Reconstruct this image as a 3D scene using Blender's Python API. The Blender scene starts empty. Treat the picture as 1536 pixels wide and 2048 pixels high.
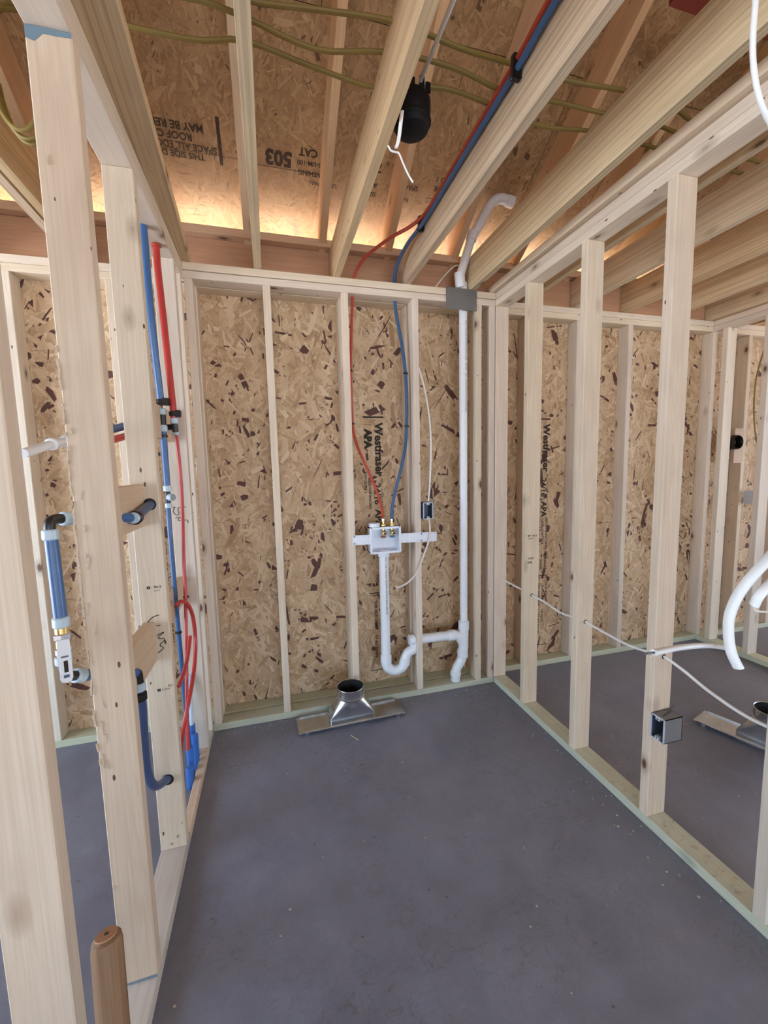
import bpy, bmesh, math, random
from mathutils import Vector, Matrix
random.seed(7)
C = bpy.context.scene.collection
SC = bpy.context.scene

# ------------------------------------------------------------------ camera
FPX = 823.11
CAM = Vector((0.369, -2.3243, 1.4308))
CR = Vector((0.9636025, -0.2663864, -0.0225486))      # camera right
CD = Vector((-0.0497038, -0.0956410, -0.9941742))     # camera down
CF = Vector((0.2626780, 0.9591095, -0.1054003))       # camera forward
cd = bpy.data.cameras.new('camera'); co = bpy.data.objects.new('camera', cd); C.objects.link(co)
co.matrix_world = Matrix(((CR.x, -CD.x, -CF.x, CAM.x), (CR.y, -CD.y, -CF.y, CAM.y), (CR.z, -CD.z, -CF.z, CAM.z), (0, 0, 0, 1)))
cd.sensor_fit = 'HORIZONTAL'; cd.sensor_width = 36.0; cd.lens = 36.0 * FPX / 1536.0; cd.clip_start = 0.05
SC.camera = co

def at(u, v, axis, val):
    """world point that photo pixel (u, v) shows on the plane axis = val"""
    d = CR * ((u - 768) / FPX) + CD * ((v - 1024) / FPX) + CF
    i = 'xyz'.index(axis); t = (val - CAM[i]) / d[i]
    return CAM + d * t
def atd(u, v, depth):
    return CAM + (CR * ((u - 768) / FPX) + CD * ((v - 1024) / FPX) + CF) * depth

# ------------------------------------------------------------------ world, sun, daylight through the openings
SC.view_settings.view_transform = 'Standard'
SC.view_settings.look = 'None'
SC.view_settings.exposure = -0.98
SC.view_settings.gamma = 1.0
SC.view_settings.use_curve_mapping = False
SC.cycles.max_bounces = 10; SC.cycles.diffuse_bounces = 7; SC.cycles.glossy_bounces = 4
SC.cycles.caustics_reflective = False; SC.cycles.caustics_refractive = False
SC.cycles.use_denoising = True
SC.cycles.sample_clamp_indirect = 8.0
w = bpy.data.worlds.new('sky'); SC.world = w; w.use_nodes = True
bg = w.node_tree.nodes['Background']; bg.inputs[0].default_value = (0.60, 0.77, 1.0, 1); bg.inputs[1].default_value = 3.0

def sun(name, direction, strength, color):
    l = bpy.data.lights.new(name, 'SUN'); l.energy = strength; l.color = color; l.angle = math.radians(1.5)
    o = bpy.data.objects.new(name, l); C.objects.link(o)
    o.rotation_euler = Vector(direction).to_track_quat('-Z', 'Y').to_euler()
sun('sun', (0.35, -0.62, -0.9), 470.0, (1.0, 0.98, 0.96))
def area(name, loc, direction, sx, sy, power, color):
    l = bpy.data.lights.new(name, 'AREA'); l.shape = 'RECTANGLE'; l.size = sx; l.size_y = sy; l.energy = power; l.color = color
    o = bpy.data.objects.new(name, l); C.objects.link(o); o.location = loc
    o.rotation_euler = Vector(direction).to_track_quat('-Z', 'Y').to_euler()
SKY = (0.55, 0.76, 1.0)
area('front_opening_daylight', (0.9, -6.55, 1.25), (0, 1, 0.02), 4.6, 2.3, 300, SKY)
area('left_opening_daylight', (-3.55, -1.6, 1.3), (1, 0, 0), 2.6, 2.1, 330, SKY)
area('right_opening_daylight', (7.05, -2.6, 1.3), (-1, 0, 0), 3.2, 2.1, 220, SKY)

# ------------------------------------------------------------------ materials
def new_mat(name, base=(.5, .5, .5), rough=.6, metal=0.0, spec=0.5):
    m = bpy.data.materials.new(name); m.use_nodes = True
    b = m.node_tree.nodes['Principled BSDF']
    b.inputs['Base Color'].default_value = (*base, 1); b.inputs['Roughness'].default_value = rough
    b.inputs['Metallic'].default_value = metal
    b.inputs['Specular IOR Level'].default_value = spec
    return m
class NT:
    def __init__(s, m): s.t = m.node_tree; s.n = s.t.nodes; s.b = s.n['Principled BSDF']
    def node(s, typ, **k):
        n = s.n.new(typ)
        for a, v in k.items(): setattr(n, a, v)
        return n
    def link(s, a, b): s.t.links.new(a, b)
    def put(s, sock, v):
        if hasattr(v, 'is_linked') or hasattr(v, 'links'): s.link(v, sock)
        else: sock.default_value = v
    def math(s, op, a, b=None, clamp=False):
        n = s.node('ShaderNodeMath', operation=op, use_clamp=clamp); s.put(n.inputs[0], a)
        if b is not None: s.put(n.inputs[1], b)
        return n.outputs[0]
    def vmath(s, op, a, b=None):
        n = s.node('ShaderNodeVectorMath', operation=op); s.put(n.inputs[0], a)
        if b is not None: s.put(n.inputs[1], b)
        return n.outputs[0]
    def mul3(s, v, k): return s.vmath('MULTIPLY', v, Vector(k))
    def noise(s, v, scale, detail=3, rough=.55, dist=0.0, dim='3D'):
        n = s.node('ShaderNodeTexNoise', noise_dimensions=dim)
        s.put(n.inputs['Vector'], v); n.inputs['Scale'].default_value = scale; n.inputs['Detail'].default_value = detail
        n.inputs['Roughness'].default_value = rough; n.inputs['Distortion'].default_value = dist
        return n.outputs[0]
    def voro(s, v, scale, dim='3D', rnd=1.0):
        n = s.node('ShaderNodeTexVoronoi', voronoi_dimensions=dim)
        s.put(n.inputs['Vector'], v); n.inputs['Scale'].default_value = scale; n.inputs['Randomness'].default_value = rnd
        return n.outputs['Distance'], n.outputs['Color']
    def ramp(s, f, stops, interp='LINEAR'):
        n = s.node('ShaderNodeValToRGB'); n.color_ramp.interpolation = interp; s.put(n.inputs[0], f)
        e = n.color_ramp.elements
        while len(e) < len(stops): e.new(0.5)
        for x, (p, c) in zip(e, stops): x.position = p; x.color = (*c, 1) if len(c) == 3 else c
        return n.outputs[0]
    def mix(s, f, a, b, mode='MIX'):
        n = s.node('ShaderNodeMix', data_type='RGBA', blend_type=mode); s.put(n.inputs[0], f)
        s.put(n.inputs[6], a if not isinstance(a, tuple) else (*a, 1)); s.put(n.inputs[7], b if not isinstance(b, tuple) else (*b, 1))
        return n.outputs[2]
    def sep(s, v):
        n = s.node('ShaderNodeSeparateXYZ'); s.put(n.inputs[0], v); return n.outputs
    def bump(s, h, strength=.2, dist=.002):
        n = s.node('ShaderNodeBump'); n.inputs['Strength'].default_value = strength; n.inputs['Distance'].default_value = dist
        s.put(n.inputs['Height'], h); s.link(n.outputs[0], s.b.inputs['Normal'])
    def color(s, c): s.link(c, s.b.inputs['Base Color'])

def lumber(name, c0, c1, cdark, knots=1.0, var=0.16, stripe=0.0):
    """softwood board: local x runs along the grain, every board gets its own offset and tint"""
    m = new_mat(name, rough=.62, spec=.25); t = NT(m)
    oc = t.node('ShaderNodeTexCoord').outputs['Object']
    rnd = t.node('ShaderNodeObjectInfo').outputs['Random']
    comb = t.node('ShaderNodeCombineXYZ'); t.put(comb.inputs[0], t.math('MULTIPLY', rnd, 41.0)); t.put(comb.inputs[1], t.math('MULTIPLY', rnd, 17.3)); t.put(comb.inputs[2], t.math('MULTIPLY', rnd, 29.1))
    v = t.vmath('ADD', oc, comb.outputs[0])
    kd, kc = t.voro(t.mul3(v, (4.2, 8.5, 8.5)), 1.0)
    near = t.ramp(kd, [(0.0, (1, 1, 1)), (0.40, (0, 0, 0))])
    ring = t.mul3(v, (0.9, 26, 26))
    big = t.noise(ring, 1.0, 3, .55, 1.2)
    fine = t.noise(t.mul3(v, (3.0, 190, 190)), 1.0, 2, .6)
    band = t.math('FRACT', t.math('MULTIPLY', big, 5.5))
    band = t.math('ABSOLUTE', t.math('SUBTRACT', band, .5))
    g = t.math('ADD', t.math('MULTIPLY', band, .55), t.math('MULTIPLY', fine, .75))
    col = t.ramp(g, [(0.16, tuple(a_ * .30 + b_ * .70 for a_, b_ in zip(c0, c1))), (0.70, c0)])
    blot = t.noise(t.mul3(v, (1.6, 5, 5)), 1.0, 3, .6)
    col = t.mix(t.ramp(blot, [(0.50, (0, 0, 0)), (0.75, (.55, .55, .55))]), col, cdark)
    if stripe:
        sn = t.noise(t.mul3(v, (.5, 115, 115)), 1.0, 2, .5, .4)
        col = t.mix(t.ramp(sn, [(.46, (0, 0, 0)), (.62, (stripe,) * 3)]), col, tuple(x * .55 for x in c1))
    # knots: dark heart, brown ring
    pick = t.math('GREATER_THAN', t.sep(kc)[0], 1.0 - .40 * knots)
    kn = t.math('MULTIPLY', t.ramp(kd, [(0.06, (1, 1, 1)), (0.11, (0, 0, 0))]), pick)
    kr = t.math('MULTIPLY', t.ramp(kd, [(0.10, (.7, .7, .7)), (0.23, (0, 0, 0))]), pick)
    col = t.mix(kr, col, tuple(x * .62 for x in c1))
    col = t.mix(kn, col, (0.13, 0.065, 0.035))
    # small nail-size specks
    sd, sc_ = t.voro(t.mul3(v, (9, 22, 22)), 1.0)
    sp = t.math('MULTIPLY', t.math('LESS_THAN', sd, .075), t.math('GREATER_THAN', t.sep(sc_)[1], .55))
    col = t.mix(sp, col, (0.12, 0.08, 0.06))
    hsv = t.node('ShaderNodeHueSaturation'); t.link(col, hsv.inputs['Color'])
    t.put(hsv.inputs['Value'], t.math('ADD', 1 - var * .5, t.math('MULTIPLY', rnd, var)))
    r2 = t.math('FRACT', t.math('MULTIPLY', rnd, 7.77))
    t.put(hsv.inputs['Saturation'], t.math('ADD', .82, t.math('MULTIPLY', r2, .3)))
    t.put(hsv.inputs['Hue'], t.math('ADD', .492, t.math('MULTIPLY', t.math('FRACT', t.math('MULTIPLY', rnd, 3.31)), .014)))
    t.color(hsv.outputs[0])
    t.bump(g, .12, .0012)
    return m

def osb(name, light, mid, brown):
    """pressed wood fines between the strands (the strands themselves are geometry)"""
    m = new_mat(name, rough=.7, spec=.2); t = NT(m)
    v = t.node('ShaderNodeTexCoord').outputs['Object']
    n = t.noise(v, 55, 4, .7, .6)
    col = t.ramp(n, [(.32, brown), (.48, mid), (.68, light)])
    t.color(col); t.bump(n, .3, .0015)
    return m
def strand_mat(name, lo, mid, hi, dark, dark2):
    """strands: attribute 'strand' holds tone, distance across the grain and whether it is bark-dark"""
    m = new_mat(name, rough=.62, spec=.25); t = NT(m)
    a = t.node('ShaderNodeAttribute', attribute_name='strand'); s3 = t.sep(a.outputs['Vector'])
    tone, across, dk = s3[0], s3[1], s3[2]
    g = t.node('ShaderNodeTexNoise', noise_dimensions='1D'); t.put(g.inputs['W'], t.math('ADD', t.math('MULTIPLY', across, 420.0), t.math('MULTIPLY', tone, 93.0)))
    g.inputs['Detail'].default_value = 2
    v = t.node('ShaderNodeTexCoord').outputs['Object']
    blot = t.noise(v, 6, 3, .6); fine = t.noise(v, 160, 2, .6)
    f = t.math('ADD', tone, t.math('MULTIPLY', t.math('SUBTRACT', g.outputs[0], .5), .55))
    f = t.math('ADD', f, t.math('MULTIPLY', t.math('SUBTRACT', blot, .5), .7)); f = t.math('ADD', f, t.math('MULTIPLY', t.math('SUBTRACT', fine, .5), .35))
    col = t.ramp(f, [(.05, lo), (.45, mid), (.9, hi)])
    dcol = t.ramp(t.math('ADD', g.outputs[0], t.math('MULTIPLY', t.math('SUBTRACT', fine, .5), .6)), [(.35, dark), (.75, dark2)])
    t.color(t.mix(dk, col, dcol))
    t.bump(f, .15, .001)
    return m

M = {}
M['stud'] = lumber('stud_wood', (.71, .605, .475), (.55, .43, .305), (.46, .37, .285), 1.5)
M['joist'] = lumber('joist_wood', (.66, .52, .33), (.46, .325, .18), (.42, .30, .185), 1.4, .2, .42)
M['rim'] = lumber('rim_wood', (.50, .30, .17), (.36, .20, .10), (.30, .17, .09), .6)
M['rafter'] = lumber('rafter_wood', (.66, .45, .26), (.48, .30, .155), (.42, .27, .15))
M['treated'] = lumber('treated_wood', (.56, .58, .44), (.40, .42, .30), (.34, .35, .28), .4)
M['oldplate'] = lumber('weathered_plate_wood', (.56, .52, .46), (.42, .38, .33), (.25, .21, .18), .5)
M['block'] = lumber('block_wood', (.66, .50, .34), (.52, .36, .22), (.46, .33, .21), .3)
M['osb'] = osb('wall_board_fines', (.56, .41, .27), (.47, .335, .21), (.30, .19, .11))
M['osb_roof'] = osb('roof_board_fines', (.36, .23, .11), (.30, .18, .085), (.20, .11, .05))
M['strand'] = strand_mat('wall_board_strands', (.38, .245, .135), (.54, .38, .23), (.70, .545, .37), (.075, .030, .026), (.15, .075, .055))
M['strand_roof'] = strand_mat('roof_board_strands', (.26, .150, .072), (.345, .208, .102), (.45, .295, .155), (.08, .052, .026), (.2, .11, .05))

def concrete():
    m = new_mat('concrete_slab', rough=.55, spec=.45); t = NT(m)
    v = t.node('ShaderNodeTexCoord').outputs['Object']
    n1 = t.noise(v, 1.3, 5, .6); n2 = t.noise(v, 9, 5, .7); n3 = t.noise(v, 130, 2, .6)
    f = t.math('ADD', t.math('MULTIPLY', n1, .6), t.math('ADD', t.math('MULTIPLY', n2, .35), t.math('MULTIPLY', n3, .12)))
    col = t.ramp(f, [(.35, (.118, .126, .165)), (.55, (.180, .192, .250)), (.75, (.245, .258, .325))])  # blue skylight tint is put into these slab greys
    # scuffs and trowel streaks
    sv = t.mul3(v, (5.5, 8, 1)); s = t.noise(sv, 3.5, 6, .8, 2.2)
    area_ = t.ramp(t.noise(v, 1.9, 3, .6), [(.46, (0, 0, 0)), (.62, (1, 1, 1))])
    col = t.mix(t.math('MULTIPLY', t.ramp(s, [(.52, (0, 0, 0)), (.68, (.85, .85, .85))]), area_), col, (.10, .094, .098))
    dd, dc = t.voro(v, 17); dots = t.math('MULTIPLY', t.math('LESS_THAN', dd, .07), t.math('GREATER_THAN', t.sep(dc)[0], .7))
    col = t.mix(dots, col, (.10, .09, .085))
    t.color(col)
    rr = t.ramp(n2, [(.3, (.42, .42, .42)), (.7, (.68, .68, .68))]); t.link(rr, t.b.inputs['Roughness'])
    h = t.math('ADD', t.math('MULTIPLY', n2, 1.0), t.math('MULTIPLY', n3, .3)); t.bump(h, .35, .004)
    return m
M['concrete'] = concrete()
def plain(name, base, rough=.5, metal=0, spec=.5, noise_amt=.025, scale=30):
    m = new_mat(name, base, rough, metal, spec); t = NT(m)
    v = t.node('ShaderNodeTexCoord').outputs['Object']
    n = t.noise(v, scale, 3, .6)
    t.color(t.ramp(n, [(.3, tuple(max(0, x * (1 - noise_amt)) for x in base)), (.7, tuple(min(1, x * (1 + noise_amt)) for x in base))]))
    return m
M['ground'] = plain('pale_bounce_ground', (.60, .62, .66), .9, 0, .1, .15, 2)  # unseen, kept pale to bounce sunlight up under the eave
M['standin'] = plain('dark_bounce_cut_ground', (.10, .085, .07), .95, 0, .1, .2, 2)  # unseen, kept dark to cut light bounced into the house
M['pvc'] = plain('white_pvc', (.80, .81, .83), .28)
M['boxwhite'] = plain('white_plastic', (.78, .80, .86), .4)
M['blue'] = plain('blue_pipe_plastic', (.045, .125, .30), .32)
M['blue_dark'] = plain('dark_blue_pipe_plastic', (.05, .085, .19), .35)
M['red'] = plain('red_pipe_plastic', (.46, .045, .04), .32)
M['red_dark'] = plain('dark_red_pipe_plastic', (.42, .05, .025), .35)
M['ringclear'] = plain('pale_ring_plastic', (.50, .62, .70), .3)
M['black'] = plain('black_plastic', (.008, .007, .007), .35)
M['black_dull'] = plain('dull_black_plastic', (.004, .0035, .0035), .65, 0, .2)
M['blue_bay_shaded'] = plain('shaded_blue_pipe_plastic', (.04, .10, .215), .35)  # pipe blue darkened in its colour for the attic shade
M['galv'] = plain('galvanised_steel', (.62, .64, .66), .26, 1.0, .5, .12, 14)
M['greysteel'] = plain('grey_steel', (.20, .20, .20), .5, .7)
M['brass'] = plain('brass', (.75, .52, .22), .3, 1.0)
M['chrome'] = plain('chrome', (.75, .75, .75), .2, 1.0)
M['cable'] = plain('white_cable_sheath', (.82, .82, .80), .4)
M['cablebeige'] = plain('ivory_cable_sheath', (.70, .62, .55), .5)
M['yellow'] = plain('yellow_cable_sheath', (.22, .155, .035), .6)
M['dullblue'] = plain('blue_grey_box', (.07, .10, .15), .45)
M['ductdark'] = plain('dull_duct_inside', (.03, .032, .036), .6, .3)
M['boxside'] = plain('dull_grey_box_plastic', (.17, .18, .19), .5)
M['ink'] = new_mat('black_print_ink', (.045, .035, .03), .8, 0, .1)
M['inkbrown'] = new_mat('brown_black_print_ink', (.05, .028, .016), .8, 0, .1)
M['chalk'] = new_mat('blue_chalk', (.17, .25, .31), .9, 0, .1)
M['redpaint'] = plain('red_paint', (.20, .025, .012), .7)
M['handle'] = lumber('worn_handle_wood', (.21, .125, .055), (.11, .06, .025), (.07, .04, .02), 0)
M['handle_end'] = plain('handle_end_wood', (.33, .17, .09), .6)
M['chip'] = plain('wood_chips', (.50, .42, .33), .8)
M['handlelabel'] = plain('white_valve_handle', (.86, .87, .90), .35)
M['slateblue'] = plain('blue_sleeve', (.04, .15, .50), .5)
M['palepipe'] = plain('pale_blue_pipe', (.55, .68, .80), .35)
M['clearhandle_red'] = plain('brown_red_valve_lever', (.25, .10, .06), .4)
M['clearhandle_blue'] = plain('teal_valve_lever', (.02, .12, .17), .4)
M['cap'] = plain('exterior_siding', (.55, .55, .55), .8)

# ------------------------------------------------------------------ mesh helpers
def link(name, me, mat, parent=None, label=None, mw=None):
    o = bpy.data.objects.new(name, me); C.objects.link(o)
    if mat is not None and not me.materials: me.materials.append(mat)
    if mw is not None: o.matrix_world = mw
    if parent is not None:
        if parent.type == 'EMPTY': o.parent = parent; o.matrix_parent_inverse = Matrix.Translation(-parent.location)
        else: child_of(o, parent)
    if label: o['label'] = label
    return o
def finish(bm, name, smooth=True):
    bmesh.ops.recalc_face_normals(bm, faces=bm.faces)
    me = bpy.data.meshes.new(name); bm.to_mesh(me); bm.free()
    if smooth:
        for p in me.polygons: p.use_smooth = True
        try: me.set_sharp_from_angle(angle=math.radians(35))
        except Exception: pass
    return me
_cache = {}
def board_mesh(L, a, b, mat, bev=.0025):
    k = (round(L, 4), round(a, 4), round(b, 4), mat.name, bev)
    if k not in _cache:
        bm = bmesh.new(); bmesh.ops.create_cube(bm, size=1.0)
        for v in bm.verts: v.co = Vector((v.co.x * L, v.co.y * a, v.co.z * b))
        if bev: bmesh.ops.bevel(bm, geom=list(bm.edges), offset=bev, segments=1, affect='EDGES')
        me = finish(bm, 'board', False); me.materials.append(mat); _cache[k] = me
    return _cache[k]
AX = {'x': Matrix(((1, 0, 0), (0, 1, 0), (0, 0, 1))), 'y': Matrix(((0, -1, 0), (1, 0, 0), (0, 0, 1))), 'z': Matrix(((0, 0, 1), (0, 1, 0), (-1, 0, 0)))}
def board(name, x0, x1, y0, y1, z0, z1, mat, parent=None, label=None, axis=None, bev=.0025, tilt=None):
    """axis-aligned board whose local x runs along its longest side"""
    d = {'x': x1 - x0, 'y': y1 - y0, 'z': z1 - z0}
    axis = axis or max(d, key=d.get)
    R = AX[axis]
    loc = (R.transposed() @ Vector((d['x'], d['y'], d['z'])))
    L, a, b = abs(loc.x), abs(loc.y), abs(loc.z)
    me = board_mesh(L, a, b, mat, bev)
    mw = Matrix.Translation(((x0 + x1) / 2, (y0 + y1) / 2, (z0 + z1) / 2)) @ (tilt.to_4x4() if tilt else Matrix.Identity(4)) @ R.to_4x4()
    return link(name, me, None, parent, label, mw)
def sm(pts, n=6):
    """smooth curve through the points"""
    P = [Vector(p) for p in pts]
    if len(P) < 3: return P
    out = []
    Q = [P[0] * 2 - P[1]] + P + [P[-1] * 2 - P[-2]]
    for i in range(1, len(Q) - 2):
        a, b, c, d = Q[i - 1:i + 3]
        for k in range(n):
            t = k / n
            out.append(.5 * ((2 * b) + (c - a) * t + (2 * a - 5 * b + 4 * c - d) * t * t + (3 * b - a - 3 * c + d) * t ** 3))
    out.append(P[-1]); return out
def add_tube(bm, pts, r, sides=10, caps=True, flat=1.0):
    P = [Vector(p) for p in pts]; rings = []
    T = (P[1] - P[0]).normalized()
    N = T.orthogonal().normalized()
    if abs(T.z) < .9: N = (Vector((0, 0, 1)) - T * T.z).normalized()
    rr = r if isinstance(r, (list, tuple)) else [r] * len(P)
    for i, p in enumerate(P):
        t = (P[min(i + 1, len(P) - 1)] - P[max(i - 1, 0)])
        t = t.normalized() if t.length > 1e-9 else T
        ax = T.cross(t)
        if ax.length > 1e-7: N = Matrix.Rotation(T.angle(t), 3, ax.normalized()) @ N
        T = t; N = (N - T * N.dot(T)).normalized(); B = T.cross(N)
        rings.append([bm.verts.new(p + N * (rr[i] * flat * math.cos(2 * math.pi * k / sides)) + B * (rr[i] * math.sin(2 * math.pi * k / sides))) for k in range(sides)])
    for i in range(len(rings) - 1):
        for k in range(sides):
            bm.faces.new((rings[i][k], rings[i][(k + 1) % sides], rings[i + 1][(k + 1) % sides], rings[i + 1][k]))
    if caps:
        bm.faces.new(rings[0][::-1]); bm.faces.new(rings[-1])
def tube(name, pts, r, mat, parent=None, label=None, smooth=6, sides=10, flat=1.0):
    bm = bmesh.new(); add_tube(bm, sm(pts, smooth) if smooth else pts, r, sides, True, flat)
    return link(name, finish(bm, name), mat, parent, label)
def cyl(name, p0, p1, r, mat, parent=None, label=None, sides=16, lip=None):
    """short round piece with softened rims"""
    p0, p1 = Vector(p0), Vector(p1); d = p1 - p0; L = d.length; e = min(.003, L * .2, r * .3)
    bm = bmesh.new(); add_tube(bm, [p0, p0 + d * (e / L), p1 - d * (e / L), p1], [r - e, r, r, r - e], sides)
    return link(name, finish(bm, name), mat, parent, label)
def add_lathe(bm, prof, c, d=(0, 0, 1), sides=28):
    """profile of (radius, height) turned about the axis through c along d"""
    q = Vector(d).normalized().to_track_quat('Z', 'Y').to_matrix(); c = Vector(c); R_ = []
    for r, h in prof:
        R_.append([bm.verts.new(c + q @ Vector((r * math.cos(2 * math.pi * k / sides), r * math.sin(2 * math.pi * k / sides), h))) for k in range(sides)])
    for i in range(len(R_) - 1):
        for k in range(sides): bm.faces.new((R_[i][k], R_[i][(k + 1) % sides], R_[i + 1][(k + 1) % sides], R_[i + 1][k]))
def add_box(bm, x0, x1, y0, y1, z0, z1, mat4=None):
    v = [bm.verts.new((x, y, z)) for x in (x0, x1) for y in (y0, y1) for z in (z0, z1)]
    for f in ((0, 1, 3, 2), (4, 6, 7, 5), (0, 4, 5, 1), (2, 3, 7, 6), (0, 2, 6, 4), (1, 5, 7, 3)): bm.faces.new([v[i] for i in f])
    if mat4 is not None:
        for q in v: q.co = mat4 @ q.co
def box(name, x0, x1, y0, y1, z0, z1, mat, parent=None, label=None, bev=.002, mw=None):
    bm = bmesh.new(); add_box(bm, x0, x1, y0, y1, z0, z1)
    if bev: bmesh.ops.bevel(bm, geom=list(bm.edges), offset=bev, segments=2, affect='EDGES')
    if mw is not None: bmesh.ops.transform(bm, matrix=mw, verts=bm.verts)
    return link(name, finish(bm, name), mat, parent, label)
def prism(name, pts, mat, parent=None, label=None, normal=Vector((0, -1, 0)), th=.0006, smooth=False):
    bm = bmesh.new(); vs = [bm.verts.new(p) for p in pts]; f = bm.faces.new(vs)
    r = bmesh.ops.extrude_face_region(bm, geom=[f]); nv = [e for e in r['geom'] if isinstance(e, bmesh.types.BMVert)]
    bmesh.ops.translate(bm, verts=nv, vec=normal * th)
    return link(name, finish(bm, name, smooth), mat, parent, label)
def thing(name, label, cat, loc=(0, 0, 0), group=None):
    o = bpy.data.objects.new(name, None); C.objects.link(o); o.location = loc; o.empty_display_size = .05
    o['label'] = label; o['category'] = cat
    if group: o['group'] = group
    return o
def tag(o, label, cat, group=None):
    o['label'] = label; o['category'] = cat
    if group: o['group'] = group
    return o
def struct(name, label):
    o = bpy.data.objects.new(name, None); C.objects.link(o); o['kind'] = 'structure'; o['label'] = label; o.empty_display_size = .05
    return o
def text_mesh(s, size, bold=0.0):
    cu = bpy.data.curves.new('t', 'FONT'); cu.body = s; cu.size = size; cu.offset = bold; cu.resolution_u = 3; cu.align_x = 'LEFT'
    o = bpy.data.objects.new('t', cu); C.objects.link(o)
    dg = bpy.context.evaluated_depsgraph_get(); me = bpy.data.meshes.new_from_object(o.evaluated_get(dg))
    bpy.data.objects.remove(o); bpy.data.curves.remove(cu)
    return me
def prints(name, items, origin, xdir, ydir, mat, parent, lift=.0016):
    """flat print: items (text, size, x, y, bold) or ('line', x0, y0, x1, y1, w); one mesh on the surface"""
    bm = bmesh.new(); X = Vector(xdir); Y = Vector(ydir); Z = X.cross(Y)
    for it in items:
        if it[0] == 'line':
            _, x0, y0, x1, y1, wd = it; d = Vector((x1 - x0, y1 - y0)); n = Vector((-d.y, d.x)).normalized() * wd / 2
            bm.faces.new([bm.verts.new((x0 + n.x, y0 + n.y, 0)), bm.verts.new((x1 + n.x, y1 + n.y, 0)), bm.verts.new((x1 - n.x, y1 - n.y, 0)), bm.verts.new((x0 - n.x, y0 - n.y, 0))])
        else:
            s, size, x, y, bold = it
            me = text_mesh(s, size, bold); me.transform(Matrix.Translation((x, y, 0))); bm.from_mesh(me); bpy.data.meshes.remove(me)
    me = bpy.data.meshes.new(name); bm.to_mesh(me); bm.free()
    Mx = Matrix(((X.x, Y.x, Z.x, 0), (X.y, Y.y, Z.y, 0), (X.z, Y.z, Z.z, 0), (0, 0, 0, 1)))
    me.transform(Matrix.Translation(Vector(origin) + Z * lift) @ Mx)
    o = link(name, me, mat)
    if parent is not None:
        o.parent = parent; o.matrix_parent_inverse = parent.matrix_world.inverted()
    return o
def child_of(o, parent):
    bpy.context.view_layer.update()
    o.parent = parent; o.matrix_parent_inverse = parent.matrix_world.inverted()

def strand_mesh(name, lx, ly, n, lmean, wmean, dark_share, seed, mat):
    """pressed strands lying over each other on one face (local z = -.006) of a panel"""
    R_ = random.Random(seed); vs, fs, at_ = [], [], []
    for i in range(n):
        dk = R_.random() < dark_share
        L = min(2.1 * lmean, max(.35 * lmean, R_.lognormvariate(math.log(lmean), .45))); wd = min(.034, max(.0045, R_.lognormvariate(math.log(wmean), .5)))
        if dk:
            i0 = n * .55 + R_.random() * n * .45; L *= R_.choice([.22, .35, .5, .7, 1.05]); wd *= R_.choice([.4, .65, 1.0, 1.5])
        else: i0 = i
        cx = R_.uniform(-lx / 2 + .01, lx / 2 - .01); cy = R_.uniform(-ly / 2 + .012, ly / 2 - .012)
        a = R_.gauss(0, .75) if R_.random() < .7 else R_.uniform(0, math.pi)
        z = -.0062 - .0011 * i0 / n; ca, sa = math.cos(a), math.sin(a); bend = R_.uniform(-.12, .12) * L
        j_ = lambda k: R_.uniform(-k, k)
        loop = [(-L / 2 + j_(.12 * L), -wd / 2), (0, -wd / 2 * R_.uniform(.85, 1.1) + bend * .25), (L / 2 + j_(.12 * L), -wd / 2 * R_.uniform(.2, 1)), (L / 2 + j_(.12 * L), wd / 2 * R_.uniform(.3, 1)), (0, wd / 2 * R_.uniform(.85, 1.1) + bend * .25), (-L / 2 + j_(.12 * L), wd / 2 * R_.uniform(.4, 1))]
        b = len(vs); tone = R_.gauss(.5, .2)
        for x, y in loop:
            px_, py_ = cx + x * ca - y * sa, cy + x * sa + y * ca
            vs.append((max(-lx / 2, min(lx / 2, px_)), max(-ly / 2, min(ly / 2, py_)), z)); at_ += [tone, y, 1.0 if dk else 0.0]
        fs.append((b + 5, b + 4, b + 3, b + 2, b + 1, b))
    me = bpy.data.meshes.new(name); me.from_pydata(vs, [], fs)
    me.attributes.new('strand', 'FLOAT_VECTOR', 'POINT').data.foreach_set('vector', at_)
    me.materials.append(mat); me.update(); return me
def add_strands(panel, me):
    o_ = link('strands', me, None); o_.matrix_world = panel.matrix_world.copy(); child_of(o_, panel); o_['kind'] = 'stuff'

# ------------------------------------------------------------------ framing sizes
T, D, H, W = .038, .089, 2.467, 1.736
ZT = H - 2 * T
YO = .100                 # inner face of the outer exterior wall
YS = .190                 # inner face of its sheathing
X0, X1 = -3.4, 6.9        # house side to side
Y0 = -6.4                 # front of the house
TAN = math.tan(math.radians(32.0)); COS = math.cos(math.radians(32.0)); SIN = math.sin(math.radians(32.0))
RZ = 2.700                # rafter underside at y = .07
RD = .184
def roof_z(y): return RZ - TAN * (y - .07) + RD / COS

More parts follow.
